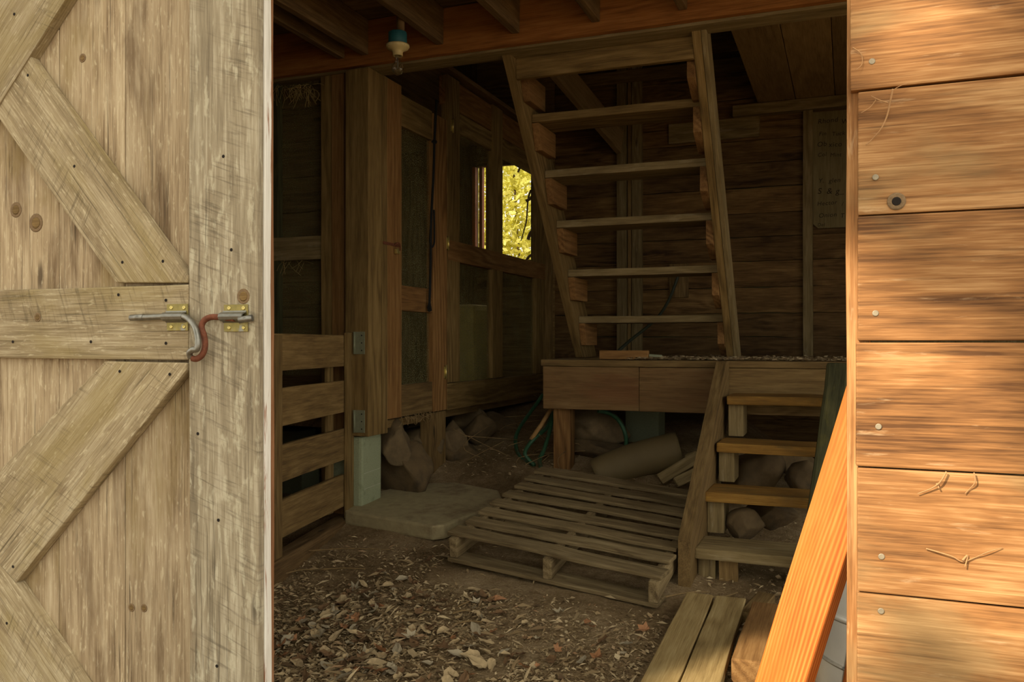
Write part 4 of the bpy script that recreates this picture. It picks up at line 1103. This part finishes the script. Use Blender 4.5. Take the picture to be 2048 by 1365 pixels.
# rootlets and vines in the dark corner under the partition
m = MB()
for k in range(26):
    x = random.uniform(-2.2, -1.55); y = random.uniform(4.8, 6.0); z = ground(x, y) + .01
    m.tube([(x, y, z), (x + random.gauss(0, .1), y + random.gauss(0, .1), z + random.uniform(.0, .12)), (x + random.gauss(0, .2), y + random.gauss(0, .2), z + random.uniform(-.01, .22))], .0022, 5, sub=4)
tag(m.build('dry_vines', 'twig'), 'tangle of thin dry vines on the dirt under the partition sill', 'vines', kind='stuff')

# ================================================================== OUTDOORS: unseen shade tree added behind the viewer, bush behind the barn
def foliage(n, pick, size, keep=None):
    m = MB()
    k = 0
    while k < n:
        p = pick()
        k += 1
        if keep and not keep(p): continue
        s_ = size * random.uniform(.6, 1.3)
        u = V((random.gauss(0, 1), random.gauss(0, 1), random.gauss(0, 1))).normalized(); w_ = u.orthogonal().normalized()
        w_ = (Matrix.Rotation(random.uniform(0, 6.3), 3, u) @ w_)
        m.add([p - u * s_, p - w_ * s_ * .5, p + u * s_, p + w_ * s_ * .5], [(0, 1, 2, 3)], [(0, 0, 0)] * 4, random.random())
    return m
# gaps cut in the added canopy to let sun through: (point, radius, end point)
spots = [((.05, YF, 1.05), .09, (.17, YF, .95)), ((.15, YF, .90), .08, (.27, YF, .66)), ((.05, YF, 1.70), .02, (.14, YF, 1.67)),
         ((-.28, 1.87, .05), .10, (.03, 1.87, 1.02)), ((-.285, 2.72, .03), .13, (-.285, 2.72, .07)), ((.02, 1.99, .2), .09, (.06, 1.99, .5))]
def shade_keep(p):
    for a, r, b_ in spots:
        a, b_ = V(a), V(b_)
        # distance between the sun ray through p and the segment a-b, measured across the ray
        q = p - SUN_DIR * p.dot(SUN_DIR); a2 = a - SUN_DIR * a.dot(SUN_DIR); b2 = b_ - SUN_DIR * b_.dot(SUN_DIR)
        d = b2 - a2; t = max(0, min(1, (q - a2).dot(d) / d.length_squared)); 
        if (q - a2 - d * t).length < r + .09: return False
    return True
tree = empty('added_shade_tree', (-5.2, -6.6, 0), 'unseen leafy tree added in front of the barn to dapple the sun', 'tree')
cc = V((-.6, 2.0, 1.0)) + SUN_DIR * 9.0
e1 = SUN_DIR.orthogonal().normalized(); e2 = SUN_DIR.cross(e1)
def pick_canopy():
    a = random.uniform(0, 6.3); r = 3.0 * math.sqrt(random.random())
    return cc + e1 * r * math.cos(a) + e2 * r * math.sin(a) + SUN_DIR * random.uniform(-.8, .8)
foliage(38000, pick_canopy, .12, shade_keep).build('foliage', 'leaf_green', tree)
m = MB(); crown = cc - e1 * 2.6 - SUN_DIR * .2
if crown.z > cc.z + 1: crown = cc + e1 * 2.6
if abs(e1.z) < .3: crown = cc + e2 * (2.6 if e2.z < 0 else -2.6)
m.tube([(-5.2, -6.6, -.1), (-5.1, -6.4, 1.6), tuple(crown)], .24, 12, r1=.1)
for k in range(7):
    a = k * .9
    m.tube([tuple(crown), tuple(crown + (cc + (e1 * math.cos(a) + e2 * math.sin(a)) * 2.6 - crown) * .5 + V((0, 0, .2))), tuple(cc + (e1 * math.cos(a) + e2 * math.sin(a)) * 2.6)], .07, 8, r1=.02) if (crown - cc).dot(e1 * math.cos(a) + e2 * math.sin(a)) > 0 else None
m.build('trunk', 'bark', tree)
bush = empty('sunlit_bush', (-4.6, 12, .4), 'sunlit yellow green bush seen through the back window', 'bush')
def pick_bush():
    u = V((random.gauss(0, 1), random.gauss(0, 1), random.gauss(0, 1))).normalized() * random.random() ** .33
    return V((-4.5 + u.x * 2.2, 12 + u.y * 1.0, 2.7 + u.z * 2.3))
foliage(26000, pick_bush, .055).build('foliage', 'leaf_yellow', bush)
m = MB()
for k in range(6): m.tube([(-4.6 + k * .08, 12, .2), (-4.9 + k * .2, 11.8, 2), (-5.6 + k * .5, 11.7, 4.2)], .035, 7, r1=.012)
m.build('stem', 'bark', bush)
# vine stems hanging outside the window
m = MB(); m.tube([at_y(x, y, 7.2) for x, y in ((1062, 380), (1056, 400), (1053, 440), (1047, 465), (1042, 482))], .010, 6, r1=.004)
m.tube([at_y(x, y, 7.2) for x, y in ((1070, 385), (1060, 398), (1052, 402))], .014, 6); m.tube([at_y(x, y, 7.2) for x, y in ((1075, 505), (1060, 512), (1052, 522))], .012, 6)
m.tube([at_y(x, y, 7.2) for x, y in ((1075, 455), (1062, 465), (1056, 480))], .016, 6); m.tube([at_y(x, y, 7.2) for x, y in ((1048, 318), (1039, 338), (1036, 345))], .010, 6)
m.tube([at_y(1075, 300, 7.2), at_y(1078, 540, 7.2), V((-2.62, 7.2, .3))], .012, 6, spline=False)
tag(m.build('window_vine', 'bark'), 'dark vine stems hanging outside the back window', 'vine')
